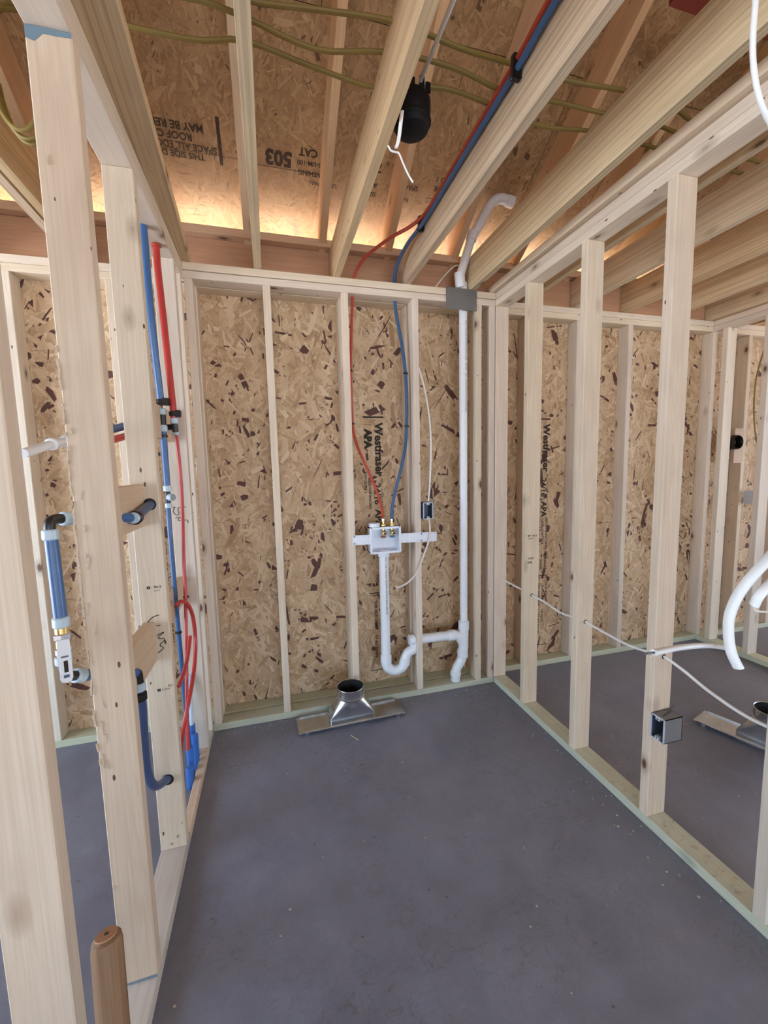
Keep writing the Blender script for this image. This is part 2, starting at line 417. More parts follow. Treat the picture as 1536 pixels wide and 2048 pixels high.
# ------------------------------------------------------------------ floor, ground, outer shell
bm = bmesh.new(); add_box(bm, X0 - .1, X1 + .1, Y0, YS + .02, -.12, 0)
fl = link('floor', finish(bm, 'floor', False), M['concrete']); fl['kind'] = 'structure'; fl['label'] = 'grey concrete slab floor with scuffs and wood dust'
for nm, yr0, yr1, mt, lb in (('ground', .25, 40, 'ground', 'unseen pale ground behind the house, added to bounce sun up to the eave'), ('ground_front', -40, .25, 'standin', 'dark soil ground in front of and beside the house, unseen, added to cut bounce light')):
    bm = bmesh.new(); add_box(bm, -40, 40, yr0, yr1, -.32, -.22)
    gr = link(nm, finish(bm, nm, False), M[mt]); gr['kind'] = 'structure'; gr['label'] = lb
def shell(name, label, pieces):
    bm = bmesh.new()
    for p in pieces: add_box(bm, *p)
    o = link(name, finish(bm, name, False), M['osb']); o['kind'] = 'structure'; o['label'] = label
shell('wall_front', 'front wall of the house behind the camera', [(X0, -1.4, Y0 - .1, Y0, 0, H), (3.2, X1, Y0 - .1, Y0, 0, H), (-1.4, 3.2, Y0 - .1, Y0, 2.35, H)])
shell('wall_side_left', 'left outer wall of the house', [(X0 - .1, X0, Y0, -2.9, 0, 3.0), (X0 - .1, X0, -.3, YS, 0, 3.0), (X0 - .1, X0, -2.9, -.3, 2.3, 3.0), (X0 - .1, X0, -2.9, -.3, 0, .25)])
shell('wall_side_right', 'right outer wall of the house', [(X1, X1 + .1, Y0, -4.2, 0, 3.0), (X1, X1 + .1, -1.0, YS, 0, 3.0), (X1, X1 + .1, -4.2, -1.0, 2.3, 3.0), (X1, X1 + .1, -4.2, -1.0, 0, .25)])

# ------------------------------------------------------------------ back wall: outer wall (all rooms) and furred inner wall of the bay
wb = struct('wall_back', 'open stud back wall with strand board sheathing')
px = [-3.26, -2.04, -.82, .40, 1.62, 2.84, 4.06, 5.28, 6.5]
PAN = {}
for a, b in zip(px[:-1], px[1:]):
    me = board_mesh(H + .2, b - a - .003, .012, M['osb'], 0)
    PAN[round(a, 2)] = link('sheathing_panel', me, None, wb, None, Matrix.Translation(((a + b) / 2, YS + .006, H / 2 + .1)) @ Matrix(((0, 1, 0, 0), (0, 0, 1, 0), (1, 0, 0, 0), (0, 0, 0, 1))))
bpy.context.view_layer.update()
sme = [strand_mesh('wall_strands', H + .2, 1.217, 5600, .078, .0155, .085, k, M['strand']) for k in (3, 4, 5)]
for k, a in enumerate((-.82, .40, 1.62, 2.84, 4.06, -2.04)): add_strands(PAN[a], sme[(k + 1) % 3])
board('bottom_plate', X0, 3.62, YO, YS - .001, 0, T, M['treated'], wb)
board('bottom_plate', 3.70, X1, YO, YS - .001, 0, T, M['treated'], wb)
board('top_plate', X0, X1, YO, YS - .001, ZT, ZT + T - .001, M['stud'], wb)
board('top_plate', X0, X1, YO, YS - .001, ZT + T, H, M['stud'], wb)
outer = [-2.79, -2.38, -1.98, -1.57, -1.17, -.80, -.37, .010, .382, .79, 1.19, 1.655, 2.013, 2.408, 2.838, 3.235, 3.625, 3.99, 4.40, 4.81, 5.21, 5.62]
for x in outer: board('stud', x, x + T, YO, YS - .001, T, ZT, M['stud'], wb)
# inner wall of the bay
board('bottom_plate', .0, W - .001, .0, D, 0, T, M['treated'], wb)
board('top_plate', .0, W - .001, .0, D, ZT, ZT + T - .0025, M['stud'], wb)
board('top_plate', .0, W - .001, .0, D, ZT + T + .001, H, M['stud'], wb)
SB = {}
for k, x in enumerate([.006, .381, .792, 1.200, 1.604, 1.694]):
    SB[k] = board('stud', x, x + T, .001, D, T, ZT, M['stud'], wb)

# ------------------------------------------------------------------ left partition
wl = struct('wall_left', 'open stud partition on the left with water lines in it')
SL = {}
for n, y in (('Z', -1.588), ('A', -1.180), ('B', -.763), ('C', -.190), ('D', -.046)):
    SL[n] = board('stud', -D, -.0005, y, y + T, T, ZT, M['stud'], wl)
board('top_plate', -D, 0, -2.3, -.002, ZT, ZT + T - .001, M['stud'], wl)
board('top_plate', -D, 0, -2.3, YO - .002, ZT + T, H, M['stud'], wl)
board('bottom_plate', -D, 0, -2.3, -.70, 0, T, M['oldplate'], wl)
board('bottom_plate', -D, 0, -.172, -.001, 0, T, M['oldplate'], wl)
board('bottom_plate', -.034, 0, -.70, -.172, 0, T, M['block'], wl, label='narrow strip of sole plate left beside the pipe cutout')
board('block', -D + .005, -.046, -.725 - .415, -.764, 1.255, 1.395, M['block'], wl)
board('block', -D + .005, -.046, -.725 - .415, -.764, .775, .915, M['block'], wl)
board('block', -D + .002, -.062, -.724, -.192, 1.575, 1.715, M['block'], wl)
board('block', -D + .002, -.062, -.724, -.192, .80, .935, M['block'], wl)
# flat nailing board on top of the partition, a little crooked
tl = Matrix.Rotation(math.radians(2.6), 3, 'Z')
board('backing_board', -.085, .098, -2.45, .02, H + .0005, H + T, M['joist'], wl, tilt=tl)

# ------------------------------------------------------------------ right partition
wr = struct('wall_right', 'open stud partition on the right of the bay')
SR = {}
for k, y in enumerate([.0, -.333, -.750, -1.157, -1.563]):
    SR[k] = board('stud', W, W + D, y, y + T, T, ZT, M['stud'], wr)
board('top_plate', W, W + D, -2.4, YO - .002, ZT, ZT + T - .001, M['stud'], wr)
board('top_plate', W, W + D, -2.4, YO - .002, ZT + T, H, M['stud'], wr)
board('bottom_plate', W, W + D, -2.4, YO - .002, 0, T, M['treated'], wr)
board('backing_board', W - .031, W + .109, -2.6, .06, H + .0005, H + T, M['joist'], wr)

# ------------------------------------------------------------------ far partition of the next room
wf = struct('wall_far_right', 'open stud partition of the next room seen through the right wall')
X2 = 3.62
for y in (-.005, -.275, -.68, -1.09, -1.49):
    board('stud', X2, X2 + D, y, y + T, T, ZT, M['stud'], wf)
board('top_plate', X2, X2 + D, -2.4, YO - .002, ZT, ZT + T - .001, M['stud'], wf)
board('top_plate', X2, X2 + D, -2.4, YO - .002, ZT + T, H, M['stud'], wf)
board('bottom_plate', X2, X2 + D, -2.4, YS - .001, 0, T, M['treated'], wf)

# ------------------------------------------------------------------ ceiling joists, rim, eave plate
ce = struct('ceiling', 'open ceiling joists with rim board and eave plate')
JH = .186
jx = [-2.90, -2.49, -2.08, -1.68, -1.27, -.87, -.510, -.463, .342, .752, 1.157, 1.562, 1.985, 2.385, 2.80, 3.20, 3.585, 4.03, 4.44, 4.85]
for x in jx:
    board('joist', x, x + T, -4.6, .148, H + .001, H + JH, M['joist'], ce)
board('rim_board', X0, X1, .150, .189, H + .001, 2.662, M['rim'], ce)
board('eave_plate', X0, X1, .100, .189, 2.663, 2.702, M['rafter'], ce)

# ------------------------------------------------------------------ roof: rafters and strand board panels
ro = struct('roof', 'sloping roof of rafters and strand board panels')
RM = Matrix(((0, 1, 0), (-COS, 0, SIN), (SIN, 0, COS))).to_4x4()   # local x up the slope (towards -y), local y along +x, local z out of the roof
SLOPE = 4.35
rme = board_mesh(SLOPE, T, RD, M['rafter'])
yb = .42
rx = [.298, .698, 1.079, 1.494, 1.908, 2.33, 2.74, 3.15, 3.53, 3.98, 4.39, -.13, -.555, -.95, -1.36, -1.76, -2.17, -2.57]
for x in rx:
    base = Vector((x + T / 2, yb, RZ - TAN * (yb - .07)))
    cen = base + Vector((0, -COS, SIN)) * (SLOPE / 2) + Vector((0, SIN, COS)) * (RD / 2 + .0005)
    link('rafter', rme, None, ro, None, Matrix.Translation(cen) @ RM)
pe = .448
ROOFP = {}
for r in range(4):
    for k in range(5):
        L = 2.44; xo = -3.9 + k * L + (r % 2) * -1.22 + .9
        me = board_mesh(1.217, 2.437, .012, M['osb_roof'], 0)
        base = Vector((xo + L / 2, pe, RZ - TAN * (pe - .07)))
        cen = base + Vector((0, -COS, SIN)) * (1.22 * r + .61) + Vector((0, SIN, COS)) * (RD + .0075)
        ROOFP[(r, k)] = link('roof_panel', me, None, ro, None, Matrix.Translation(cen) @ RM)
me = board_mesh(4.88, 12.2, .003, M['black'], 0)
base = Vector((1.9, pe, RZ - TAN * (pe - .07))); cen = base + Vector((0, -COS, SIN)) * 2.44 + Vector((0, SIN, COS)) * (RD + .0155)
link('seam_light_block', me, None, ro, None, Matrix.Translation(cen) @ RM)  # black sheet added above the panels to stop light leaking through seams
bpy.context.view_layer.update()
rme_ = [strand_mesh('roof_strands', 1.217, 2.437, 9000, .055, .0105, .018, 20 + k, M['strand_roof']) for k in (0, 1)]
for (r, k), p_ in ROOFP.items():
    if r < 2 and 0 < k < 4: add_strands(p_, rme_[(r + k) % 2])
# front slope of the roof and the gables, behind the camera
yr = pe - COS * 4.88; zr = RZ - TAN * (yr - .07) + RD / COS
bm = bmesh.new()
vs = [bm.verts.new(p) for p in ((X0 - .2, yr, zr), (X1 + .2, yr, zr), (X1 + .2, 2 * yr - pe, roof_z(pe)), (X0 - .2, 2 * yr - pe, roof_z(pe)))]
f = bm.faces.new(vs); r_ = bmesh.ops.extrude_face_region(bm, geom=[f]); bmesh.ops.translate(bm, verts=[e for e in r_['geom'] if isinstance(e, bmesh.types.BMVert)], vec=(0, 0, .02))
o = link('roof_front_slope', finish(bm, 'roof_front_slope', False), M['osb_roof']); o['kind'] = 'structure'; o['label'] = 'front slope of the roof behind the camera'
for nm, x in (('wall_gable_left', X0 - .05), ('wall_gable_right', X1 + .05)):
    bm = bmesh.new()
    vs = [bm.verts.new(p) for p in ((x, YS, 2.95), (x, yr, zr - .02), (x, 2 * yr - YS, 2.95))]
    f = bm.faces.new(vs); r_ = bmesh.ops.extrude_face_region(bm, geom=[f]); bmesh.ops.translate(bm, verts=[e for e in r_['geom'] if isinstance(e, bmesh.types.BMVert)], vec=(.03, 0, 0))
    o = link(nm, finish(bm, nm, False), M['osb']); o['kind'] = 'structure'; o['label'] = 'gable of the house out of sight'

# ------------------------------------------------------------------ waste and vent pipes of the bay
def ring(name, c, d, r, L, mat, parent, label=None, sides=20):
    c = Vector(c); d = Vector(d).normalized()
    return cyl(name, c - d * L / 2, c + d * L / 2, r, mat, parent, label, sides)
yp = .040
vp = thing('waste_pipe', 'white plastic waste and vent pipe with trap under the washer box', 'pipe', (1.535, yp, 0))
P = M['pvc']
SX = 1.008
tube('standpipe', [(SX, yp, .915), (SX, yp, .262)], .0295, P, vp, smooth=0, sides=20)
ring('coupling', (SX, yp, .255), (0, 0, 1), .0345, .05, P, vp)
arc = [(SX + .0, yp, .235)]
for k in range(0, 11):
    a = math.pi + math.pi * k / 10 * .86
    arc.append((SX + .062 + .062 * math.cos(a), yp, .232 + .062 * math.sin(a)))
tube('trap_bend', arc, .0315, P, vp, smooth=2, sides=18)
e0 = Vector(arc[-1]); e1 = Vector((1.20, yp, .352))
tube('trap_elbow', [e0, e0 + Vector((.008, 0, .032)), e0 + Vector((.028, 0, .070)), e0 + Vector((.065, 0, .088)), e1], .030, P, vp, smooth=5, sides=18)
ring('coupling', e0 + Vector((.003, 0, .014)), (.25, 0, 1), .0345, .045, P, vp)
ring('coupling', (1.178, yp, .352), (1, 0, 0), .0345, .036, P, vp)
tube('trap_arm', [(1.17, yp, .352), (1.47, yp, .347)], .0295, P, vp, smooth=0, sides=20)
VX = 1.538
ring('coupling', (1.452, yp, .347), (1, 0, 0), .0345, .055, P, vp)
tube('sanitary_tee', [(1.455, yp, .347), (1.492, yp, .338), (1.520, yp, .305), (VX - .002, yp, .262), (VX - .006, yp, .235)], .031, P, vp, smooth=5, sides=18)
cyl('sanitary_tee', (VX, yp, .42), (VX - .004, yp, .245), .032, P, vp, sides=20)
ring('coupling', (VX, yp, .405), (0, 0, 1), .0345, .06, P, vp)
tube('floor_elbow', [(VX - .005, yp, .255), (VX - .010, yp, .195), (VX - .03, yp, .150), (1.482, yp, .105), (1.474, yp, .005)], .030, P, vp, smooth=5, sides=18)
ring('coupling', (VX - .008, yp, .215), (0, 0, 1), .0345, .05, P, vp)
ring('coupling', (1.478, yp, .085), (.08, 0, 1), .0345, .035, P, vp)
tube('vent_riser', [(VX, yp, .40), (VX, yp, 2.52)], .0245, P, vp, smooth=0, sides=20)
y2 = -.01
ring('coupling', (1.512, yp - .012, 2.53), (-.15, -.1, 1), .031, .085, P, vp)
pA, pB, pC = Vector((1.506, .022, 2.54)), Vector((1.572, y2, 2.762)), Vector((1.610, y2 - .01, 2.82))
tube('vent_offset', [pA, pB], .0255, P, vp, smooth=0, sides=18)
ring('coupling', pB, pB - pA, .0315, .05, P, vp)
tube('vent_elbow', [pB, pC, (1.662, y2 - .02, 2.915), (1.698, y2 - .025, 2.955), (1.745, y2 - .03, 2.972), (1.81, y2 - .03, 2.962)], .0275, P, vp, smooth=5, sides=18)
ring('coupling', (1.800, y2 - .03, 2.964), (1, 0, -.15), .0325, .045, P, vp)
# print running down the pipes
prints('pipe_print', [('PVC 1120 2 IN SCH 40 DWV ASTM D 2665 NSF PW', .016, -.62, -.006, .0)], (SX + .006, yp - .0297, .28), (0, 0, -1), (1, 0, 0), M['ink'], bpy.data.objects['standpipe'], .0002)
prints('pipe_print', [('PVC 1 1/2 IN SCH 40 DWV ASTM D 2665    NSF PW    PVC 1 1/2 IN SCH 40 DWV ASTM D 2665', .013, -1.55, -.005, .0)], (VX + .008, yp - .0235, .75), (0, 0, -1), (1, 0, 0), M['ink'], bpy.data.objects['vent_riser'], .0009)

# steel plate over the vent in the top plate
npl = thing('nail_plate', 'square grey steel nail plate on the top plate over the vent pipe', 'plate', (1.508, -.002, 2.41))
box('plate', 1.409, 1.607, -.0035, -.001, 2.350, 2.472, M['greysteel'], npl, bev=.0006)
for x, z in ((1.422, 2.460), (1.592, 2.460), (1.424, 2.362), (1.592, 2.364)): cyl('nail_head', (x, -.0035, z), (x, -.0065, z), .0045, M['galv'], npl, sides=10)

# ------------------------------------------------------------------ washer outlet box
wx = thing('washer_outlet_box', 'white plastic washer supply box with two brass valves', 'box', (1.008, .02, .93))
BW = M['boxwhite']
bx0, bx1, bz0, bz1 = .918, 1.100, .934, 1.084
bm = bmesh.new()
add_box(bm, bx0, bx1, .068, .074, bz0, bz1)
add_box(bm, bx0, bx0 + .006, -.012, .070, bz0, bz1); add_box(bm, bx1 - .006, bx1, -.012, .070, bz0, bz1)
add_box(bm, bx0, bx1, -.012, .070, bz0, bz0 + .006); add_box(bm, bx0, bx1, -.012, .070, bz1 - .006, bz1)
link('box_shell', finish(bm, 'box_shell', False), BW, wx)
for x0_, x1_, z0_, z1_ in ((bx0 - .004, bx0 + .008, bz0 - .004, bz1 + .004), (bx1 - .008, bx1 + .004, bz0 - .004, bz1 + .004), (bx0, bx1, bz0 - .004, bz0 + .008), (bx0, bx1, bz1 - .008, bz1 + .004)):
    box('front_rim', x0_, x1_, -.016, -.010, z0_, z1_, BW, wx)
tb = Matrix.Translation((1.07, 0, 1.012)) @ Matrix.Rotation(math.radians(1.2), 4, 'Y') @ Matrix.Translation((-1.07, 0, -1.012))
for a, b in ((.812, bx0 - .001), (bx1 + .001, 1.335)):
    bm = bmesh.new(); add_box(bm, a, b, -.006, -.001, .986, 1.043, tb); 
    ob = link('mounting_strap', finish(bm, 'mounting_strap', False), BW, wx)
    xs = [x for x in (.820, .838, .878, .905, 1.115, 1.145, 1.21, 1.26, 1.28, 1.30, 1.318) if a < x < b]
    for x in xs:
        for z in (.994, 1.035): child_of(cyl('nail_hole', tb @ Vector((x, -.0058, z)), tb @ Vector((x, -.0068, z)), .0016, M['black'], None, None, 8), ob)
for x in (.822, 1.235):
    for z in (.994, 1.035):
        q = tb @ Vector((x, -.006, z)); cyl('nail_head', q, q + Vector((0, -.003, 0)), .0055, M['greysteel'], wx, sides=10)
cyl('knockout_cap', (.952, .03, 1.086), (.952, .03, 1.108), .033, BW, wx, sides=24)
cyl('knockout_cap', (.952, .03, 1.104), (.952, .03, 1.110), .0345, BW, wx, sides=24)
cyl('drain_collar', (SX, yp, .945), (SX, yp, .900), .0355, BW, wx, sides=24)
bm = bmesh.new(); add_tube(bm, [(SX + .034 * math.cos(a), yp - .01 + .03 * math.sin(a), .9425) for a in [i * math.pi / 12 for i in range(25)]], .004, 8)
link('drain_opening_rim', finish(bm, 'drain_opening_rim'), BW, wx)
for x, lev, lab in ((1.006, 'clearhandle_red', 'brown-red lever'), (1.060, 'clearhandle_blue', 'teal lever')):
    v = thing('valve', '', '', (x, .03, 1.06)); del v['label']; del v['category']
    child_of(v, wx)
    def vp_(n, p0, p1, r, m, s=12, l=None):
        q = cyl(n, p0, p1, r, m, None, l, s); child_of(q, v)
    vp_('valve_stem', (x, .03, 1.030), (x, .03, 1.118), .0085, M['brass'])
    vp_('valve_nut', (x, .03, 1.085), (x, .03, 1.098), .0165, M['brass'], 6)
    vp_('valve_flange', (x, .03, 1.099), (x, .03, 1.103), .019, M['brass'])
    vp_('hose_outlet', (x + .004, .04, 1.052), (x + .004, -.002, 1.046), .0135, M['brass'], 8)
    vp_('hose_bore', (x + .004, .0, 1.0463), (x + .004, -.003, 1.0459), .006, M['black'])
    q = box('lever', x - .018, x + .012, .006, .024, 1.018, 1.030, M[lev], None, lab, .003); child_of(q, v)
    vp_('crimp_sleeve', (x, .03, 1.116), (x, .03, 1.135), .0092, M['galv'])

# red and blue supply pipes of the bay: from the valves up through the plates and along the joist
def clips(pts, parent, r, name='clip'):
    for p, d in pts: ring(name, p, d, r, .011, M['black'], parent, None, 12)
jl = 1.157 - .016
red = thing('red_water_pipe', 'thin red water pipe rising from the washer box and running along a joist', 'pipe', (1.006, .03, 1.13))
pr_ = [(1.006, .03, 1.128), (.998, .025, 1.20), (.968, .02, 1.30), (.915, .035, 1.44), (.868, .045, 1.56), (.846, .055, 1.66), (.843, .06, 1.80), (.845, .06, 2.02), (.854, .056, 2.20), (.866, .053, 2.391), (.870, .05, 2.47), (.885, .01, 2.52), (.930, -.06, 2.566), (1.02, -.18, 2.60), (1.10, -.28, 2.615), (jl - .004, -.40, 2.622), (jl, -.70, 2.630), (jl, -1.12, 2.634), (jl, -1.30, 2.65), (jl - .004, -1.9, 2.66)]
tube('pipe', pr_, .0082, M['red_dark'], red, smooth=5)
clips([((.843, .06, 1.99), (0, 0, 1)), ((.846, .058, 1.692), (0, 0, 1))], red, .0125)
blu = thing('blue_water_pipe', 'blue water pipe rising from the washer box and running along a joist', 'pipe', (1.060, .03, 1.13))
pb_ = [(1.060, .03, 1.128), (1.066, .028, 1.20), (1.085, .028, 1.29), (1.125, .035, 1.42), (1.158, .045, 1.55), (1.172, .05, 1.70), (1.174, .05, 1.85), (1.170, .052, 1.99), (1.152, .056, 2.15), (1.127, .062, 2.30), (1.117, .064, 2.391), (1.112, .06, 2.47), (1.105, .0, 2.53), (1.108, -.07, 2.565), (1.118, -.18, 2.588), (1.130, -.28, 2.594), (jl, -.42, 2.600), (jl, -.70, 2.606), (jl, -1.12, 2.608), (jl, -1.30, 2.62), (jl, -1.9, 2.63)]
tube('pipe', pb_, .0098, M['blue_bay_shaded'], blu, smooth=5)
clips([((1.171, .051, 1.985), (.1, 0, 1)), ((1.173, .05, 1.678), (0, 0, 1))], blu, .0145)
for k, (yq, lab) in enumerate(((-.305, 'small black pipe clip on the joist nearest the back wall'), (-1.118, 'small black pipe clip on the joist nearest the camera'))):
    pc = thing('pipe_clip', lab, 'clip', (jl, yq, 2.61), 'black clips holding the red and blue pipes to the joist')
    box('strap', jl - .014, jl + .0155, yq - .011, yq + .011, 2.583, 2.652, M['black'], pc, bev=.004)
    cyl('nail', (jl - .018, yq, 2.585), (jl + .012, yq, 2.585), .007, M['black'], pc, sides=10)

# ------------------------------------------------------------------ outlet box on the wall stud and its cables
def device_box(name, label, mw, w_, h_, d_, mat, cat='box'):
    """open box: local x width, z height, y depth (opening at y = 0 facing -y)"""
    t_ = thing(name, label, cat, mw.translation)
    bm = bmesh.new(); k = .0025
    add_box(bm, -w_ / 2, w_ / 2, d_ - k, d_, -h_ / 2, h_ / 2, mw)
    add_box(bm, -w_ / 2, -w_ / 2 + k, 0, d_, -h_ / 2, h_ / 2, mw); add_box(bm, w_ / 2 - k, w_ / 2, 0, d_, -h_ / 2, h_ / 2, mw)
    add_box(bm, -w_ / 2, w_ / 2, 0, d_, -h_ / 2, -h_ / 2 + k, mw); add_box(bm, -w_ / 2, w_ / 2, 0, d_, h_ / 2 - k, h_ / 2, mw)
    link('shell', finish(bm, 'shell', False), mat, t_)
    bm = bmesh.new(); add_box(bm, -w_ / 2 + .003, w_ / 2 - .003, d_ - .004, d_ - .003, -h_ / 2 + .003, h_ / 2 - .003, mw)
    add_box(bm, w_ / 2 - .0035, w_ / 2 - .0028, .003, d_ - .004, -h_ / 2 + .003, h_ / 2 - .003, mw); add_box(bm, -w_ / 2 + .0028, -w_ / 2 + .0035, .003, d_ - .004, -h_ / 2 + .003, h_ / 2 - .003, mw)
    link('inside_lining', finish(bm, 'inside_lining', False), M['dullblue'], t_)
    bm = bmesh.new(); e = .004
    for q in ((-w_ / 2 - .001, -w_ / 2 + e, -h_ / 2, h_ / 2), (w_ / 2 - e, w_ / 2 + .001, -h_ / 2, h_ / 2), (-w_ / 2, w_ / 2, -h_ / 2 - .001, -h_ / 2 + e), (-w_ / 2, w_ / 2, h_ / 2 - e, h_ / 2 + .001)):
        add_box(bm, q[0], q[1], -.002, .001, q[2], q[3], mw)
    link('rim', finish(bm, 'rim', False), M['boxgrey'], t_)
    for s in (-1, 1):
        bm = bmesh.new(); add_box(bm, -.008, .008, -.0025, .012, s * (h_ / 2 - .008) - .007, s * (h_ / 2 - .008) + .007, mw)
        link('screw_ear', finish(bm, 'screw_ear', False), M['boxgrey'], t_)
        q0 = mw @ Vector((0, -.002, s * (h_ / 2 - .010))); q1 = mw @ Vector((0, -.0045, s * (h_ / 2 - .010)))
        cyl('screw_hole', q0, q1, .0028, M['black'], t_, sides=8)
    return t_
M['boxgrey'] = plain('pale_grey_plastic', (.52, .55, .60), .45)
ob = device_box('outlet_box', 'small blue-grey outlet box on the stud right of the washer box', Matrix.Translation((1.279, -.012, 1.170)), .062, .100, .070, M['dullblue'])
for z in (1.142, 1.196): cyl('nail', (1.247, .02, z), (1.237, .02, z), .003, M['galv'], ob, sides=8)
tag(tube('electrical_cable', [(1.222, .062, 2.08), (1.252, .058, 2.03), (1.292, .05, 1.88), (1.318, .042, 1.68), (1.318, .036, 1.50), (1.306, .03, 1.32), (1.296, .028, 1.224)], .0056, M['cable'], smooth=6), 'thin white cable hanging down into the top of the outlet box', 'cable')
tag(tube('electrical_cable', [(1.294, .012, 1.117), (1.289, -.012, 1.07), (1.283, -.022, 1.02), (1.268, -.024, .965), (1.232, -.022, .875), (1.195, -.018, .795), (1.142, -.008, .738), (1.085, .004, .712), (1.072, .006, .722)], .0056, M['cablebeige'], smooth=6), 'loose ivory cable below the outlet box with a free end', 'cable')
tag(tube('thin_wire', [(1.36, .075, 2.475), (1.40, .05, 2.53), (1.47, .03, 2.60), (1.53, .06, 2.63)], .0042, M['cablebeige'], smooth=6), 'thin ivory wire arching over the top plate beside the vent pipe', 'wire')
bpy.data.objects['thin_wire']['category'] = 'cable'

# ------------------------------------------------------------------ duct boots on the floor
def boot(name, label, loc, rz, group):
    t_ = thing(name, label, 'duct boot', loc, group)
    mw = Matrix.Translation(loc) @ Matrix.Rotation(rz, 4, 'Z')
    G = M['galv']
    hx, hy = .305, .076
    def loft(nm, loops, m, par, close_bottom=False):
        bm = bmesh.new(); R_ = []
        for lp in loops: R_.append([bm.verts.new(mw @ Vector(p)) for p in lp])
        n = len(R_[0])
        for i in range(len(R_) - 1):
            for k in range(n): bm.faces.new((R_[i][k], R_[i][(k + 1) % n], R_[i + 1][(k + 1) % n], R_[i + 1][k]))
        return link(nm, finish(bm, nm), m, par)
    def rr(hx_, hy_, z, n=6, r=.006, cx=0):
        out = []
        for sx, sy, a0 in ((1, 1, 0), (-1, 1, 90), (-1, -1, 180), (1, -1, 270)):
            for k in range(n):
                a = math.radians(a0 + 90 * k / (n - 1)); out.append((cx + sx * (hx_ - r) + r * math.cos(a), sy * (hy_ - r) + r * math.sin(a), z))
        return out
    def circ(rad, z, n=24):
        return [(rad * math.cos(math.radians(k * 360 / n + 7.5)), rad * math.sin(math.radians(k * 360 / n + 7.5)), z) for k in range(n)]
    # flat hanger flange with an opening under the boot and turned-up long edges
    bm = bmesh.new()
    add_box(bm, -hx, -.127, -hy, hy, .018, .0192, mw); add_box(bm, .127, hx, -hy, hy, .018, .0192, mw)
    add_box(bm, -.127, .127, -hy, -.052, .018, .0192, mw); add_box(bm, -.127, .127, .052, hy, .018, .0192, mw)
    fl_ = link('flange', finish(bm, 'flange', False), G, t_)
    for s in (-1, 1):
        bm = bmesh.new(); add_tube(bm, [mw @ Vector((-hx + .018, s * (hy - .003), .0225)), mw @ Vector((hx - .018, s * (hy - .003), .0225))], .0048, 10)
        child_of(link('rolled_edge', finish(bm, 'rolled_edge'), G), fl_)
    add = bmesh.new(); add_box(add, -hx + .002, hx - .002, -hy + .002, hy - .002, .0, .004, mw)
    loft('boot_body', [rr(.127, .052, .001), rr(.127, .052, .050), [(a[0] * .5 + b[0] * .5, a[1] * .5 + b[1] * .5, .098) for a, b in zip(rr(.127, .052, 0), circ(.076, 0))], circ(.077, .146)], G, t_)
    add.free()
    bm = bmesh.new()
    add_lathe(bm, [(.0765, .143), (.0795, .150), (.0795, .153), (.076, .156), (.0755, .200), (.0768, .202), (.0755, .204), (.0735, .202), (.0735, .116), (.001, .116)], loc, sides=36)
    link('round_collar', finish(bm, 'round_collar'), G, t_)
    bm = bmesh.new(); add_lathe(bm, [(.0725, .190), (.0725, .1165), (.001, .1170)], loc, sides=36); link('dark_inside', finish(bm, 'dark_inside'), M['ductdark'], t_)
    for sx in (-1, 1):
        q = mw @ Vector((sx * .205, .0, .019)); cyl('rivet', q, q + Vector((0, 0, .003)), .0055, G, t_, sides=10)
    for sx in (-1, 1):
        for sy in (-1, 1):
            bm = bmesh.new(); add_box(bm, sx * .26 - .01, sx * .26 + .01, sy * .06 - .008, sy * .06 + .008, .0, .018, mw)
            link('foot_tab', finish(bm, 'foot_tab', False), G, t_)
boot('duct_boot', 'galvanised steel floor duct boot lying against the back wall of the bay', (.752, -.115, 0), math.radians(1.5), 'galvanised duct boots on the floor')
boot('duct_boot', 'galvanised steel duct boot on the floor of the next room, cut by the frame', (2.705, -.985, 0), math.radians(-73), 'galvanised duct boots on the floor')

# ------------------------------------------------------------------ recessed light and ceiling cables
cz = H + .045
cl = thing('recessed_light_can', 'black recessed light housing hanging beside a ceiling joist', 'light', (.868, -.95, cz))
cc_ = Vector((.868, -.95, 0))
bm = bmesh.new(); add_lathe(bm, [(.0005, cz - .012), (.030, cz - .008), (.052, cz + .004), (.060, cz + .022), (.061, cz + .085), (.054, cz + .098), (.0005, cz + .100)], cc_)
link('housing', finish(bm, 'housing'), M['black_dull'], cl)
bm = bmesh.new(); add_lathe(bm, [(.0605, cz + .020), (.0625, cz + .024), (.0625, cz + .029), (.0605, cz + .033)], cc_); link('housing_band', finish(bm, 'housing_band'), M['black_dull'], cl)
for a_, h_ in ((-.030, .040), (-.012, .024), (.020, .034), (.040, .020)):
    box('mounting_tab', .868 + a_ - .008, .868 + a_ + .008, -.997, -.990, cz + .09, cz + .10 + h_, M['black_dull'], cl, bev=.001)
box('mounting_ear', .7905, .815, -.99, -.92, cz + .02, cz + .05, M['black_dull'], cl)
tag(tube('light_cable', [(.884, -.965, cz + .105), (.882, -1.01, 2.630), (.872, -1.10, 2.60), (.858, -1.22, 2.565), (.850, -1.36, 2.545), (.848, -1.60, 2.56), (.845, -1.9, 2.62)], .0062, M['cable'], smooth=6), 'pale cable running up from the black light housing', 'cable')
tag(tube('hanging_cable', [at(804, 222, 'y', -1.03), at(801, 250, 'y', -1.03), at(797, 280, 'y', -1.03), at(792, 296, 'y', -1.03)], .0062, M['cable'], smooth=6, flat=.5), 'short flat white cable in front of the black light housing', 'cable')
tag(tube('loose_wire', [at(776, 291, 'y', -1.03), at(782, 301, 'y', -1.03), at(790, 304, 'y', -1.03), at(798, 307, 'y', -1.03), at(806, 326, 'y', -1.03), at(816, 348, 'y', -1.03), at(826, 365, 'y', -1.03)], .0026, M['cable'], smooth=6), 'bent white wire dangling below the black light housing', 'cable')

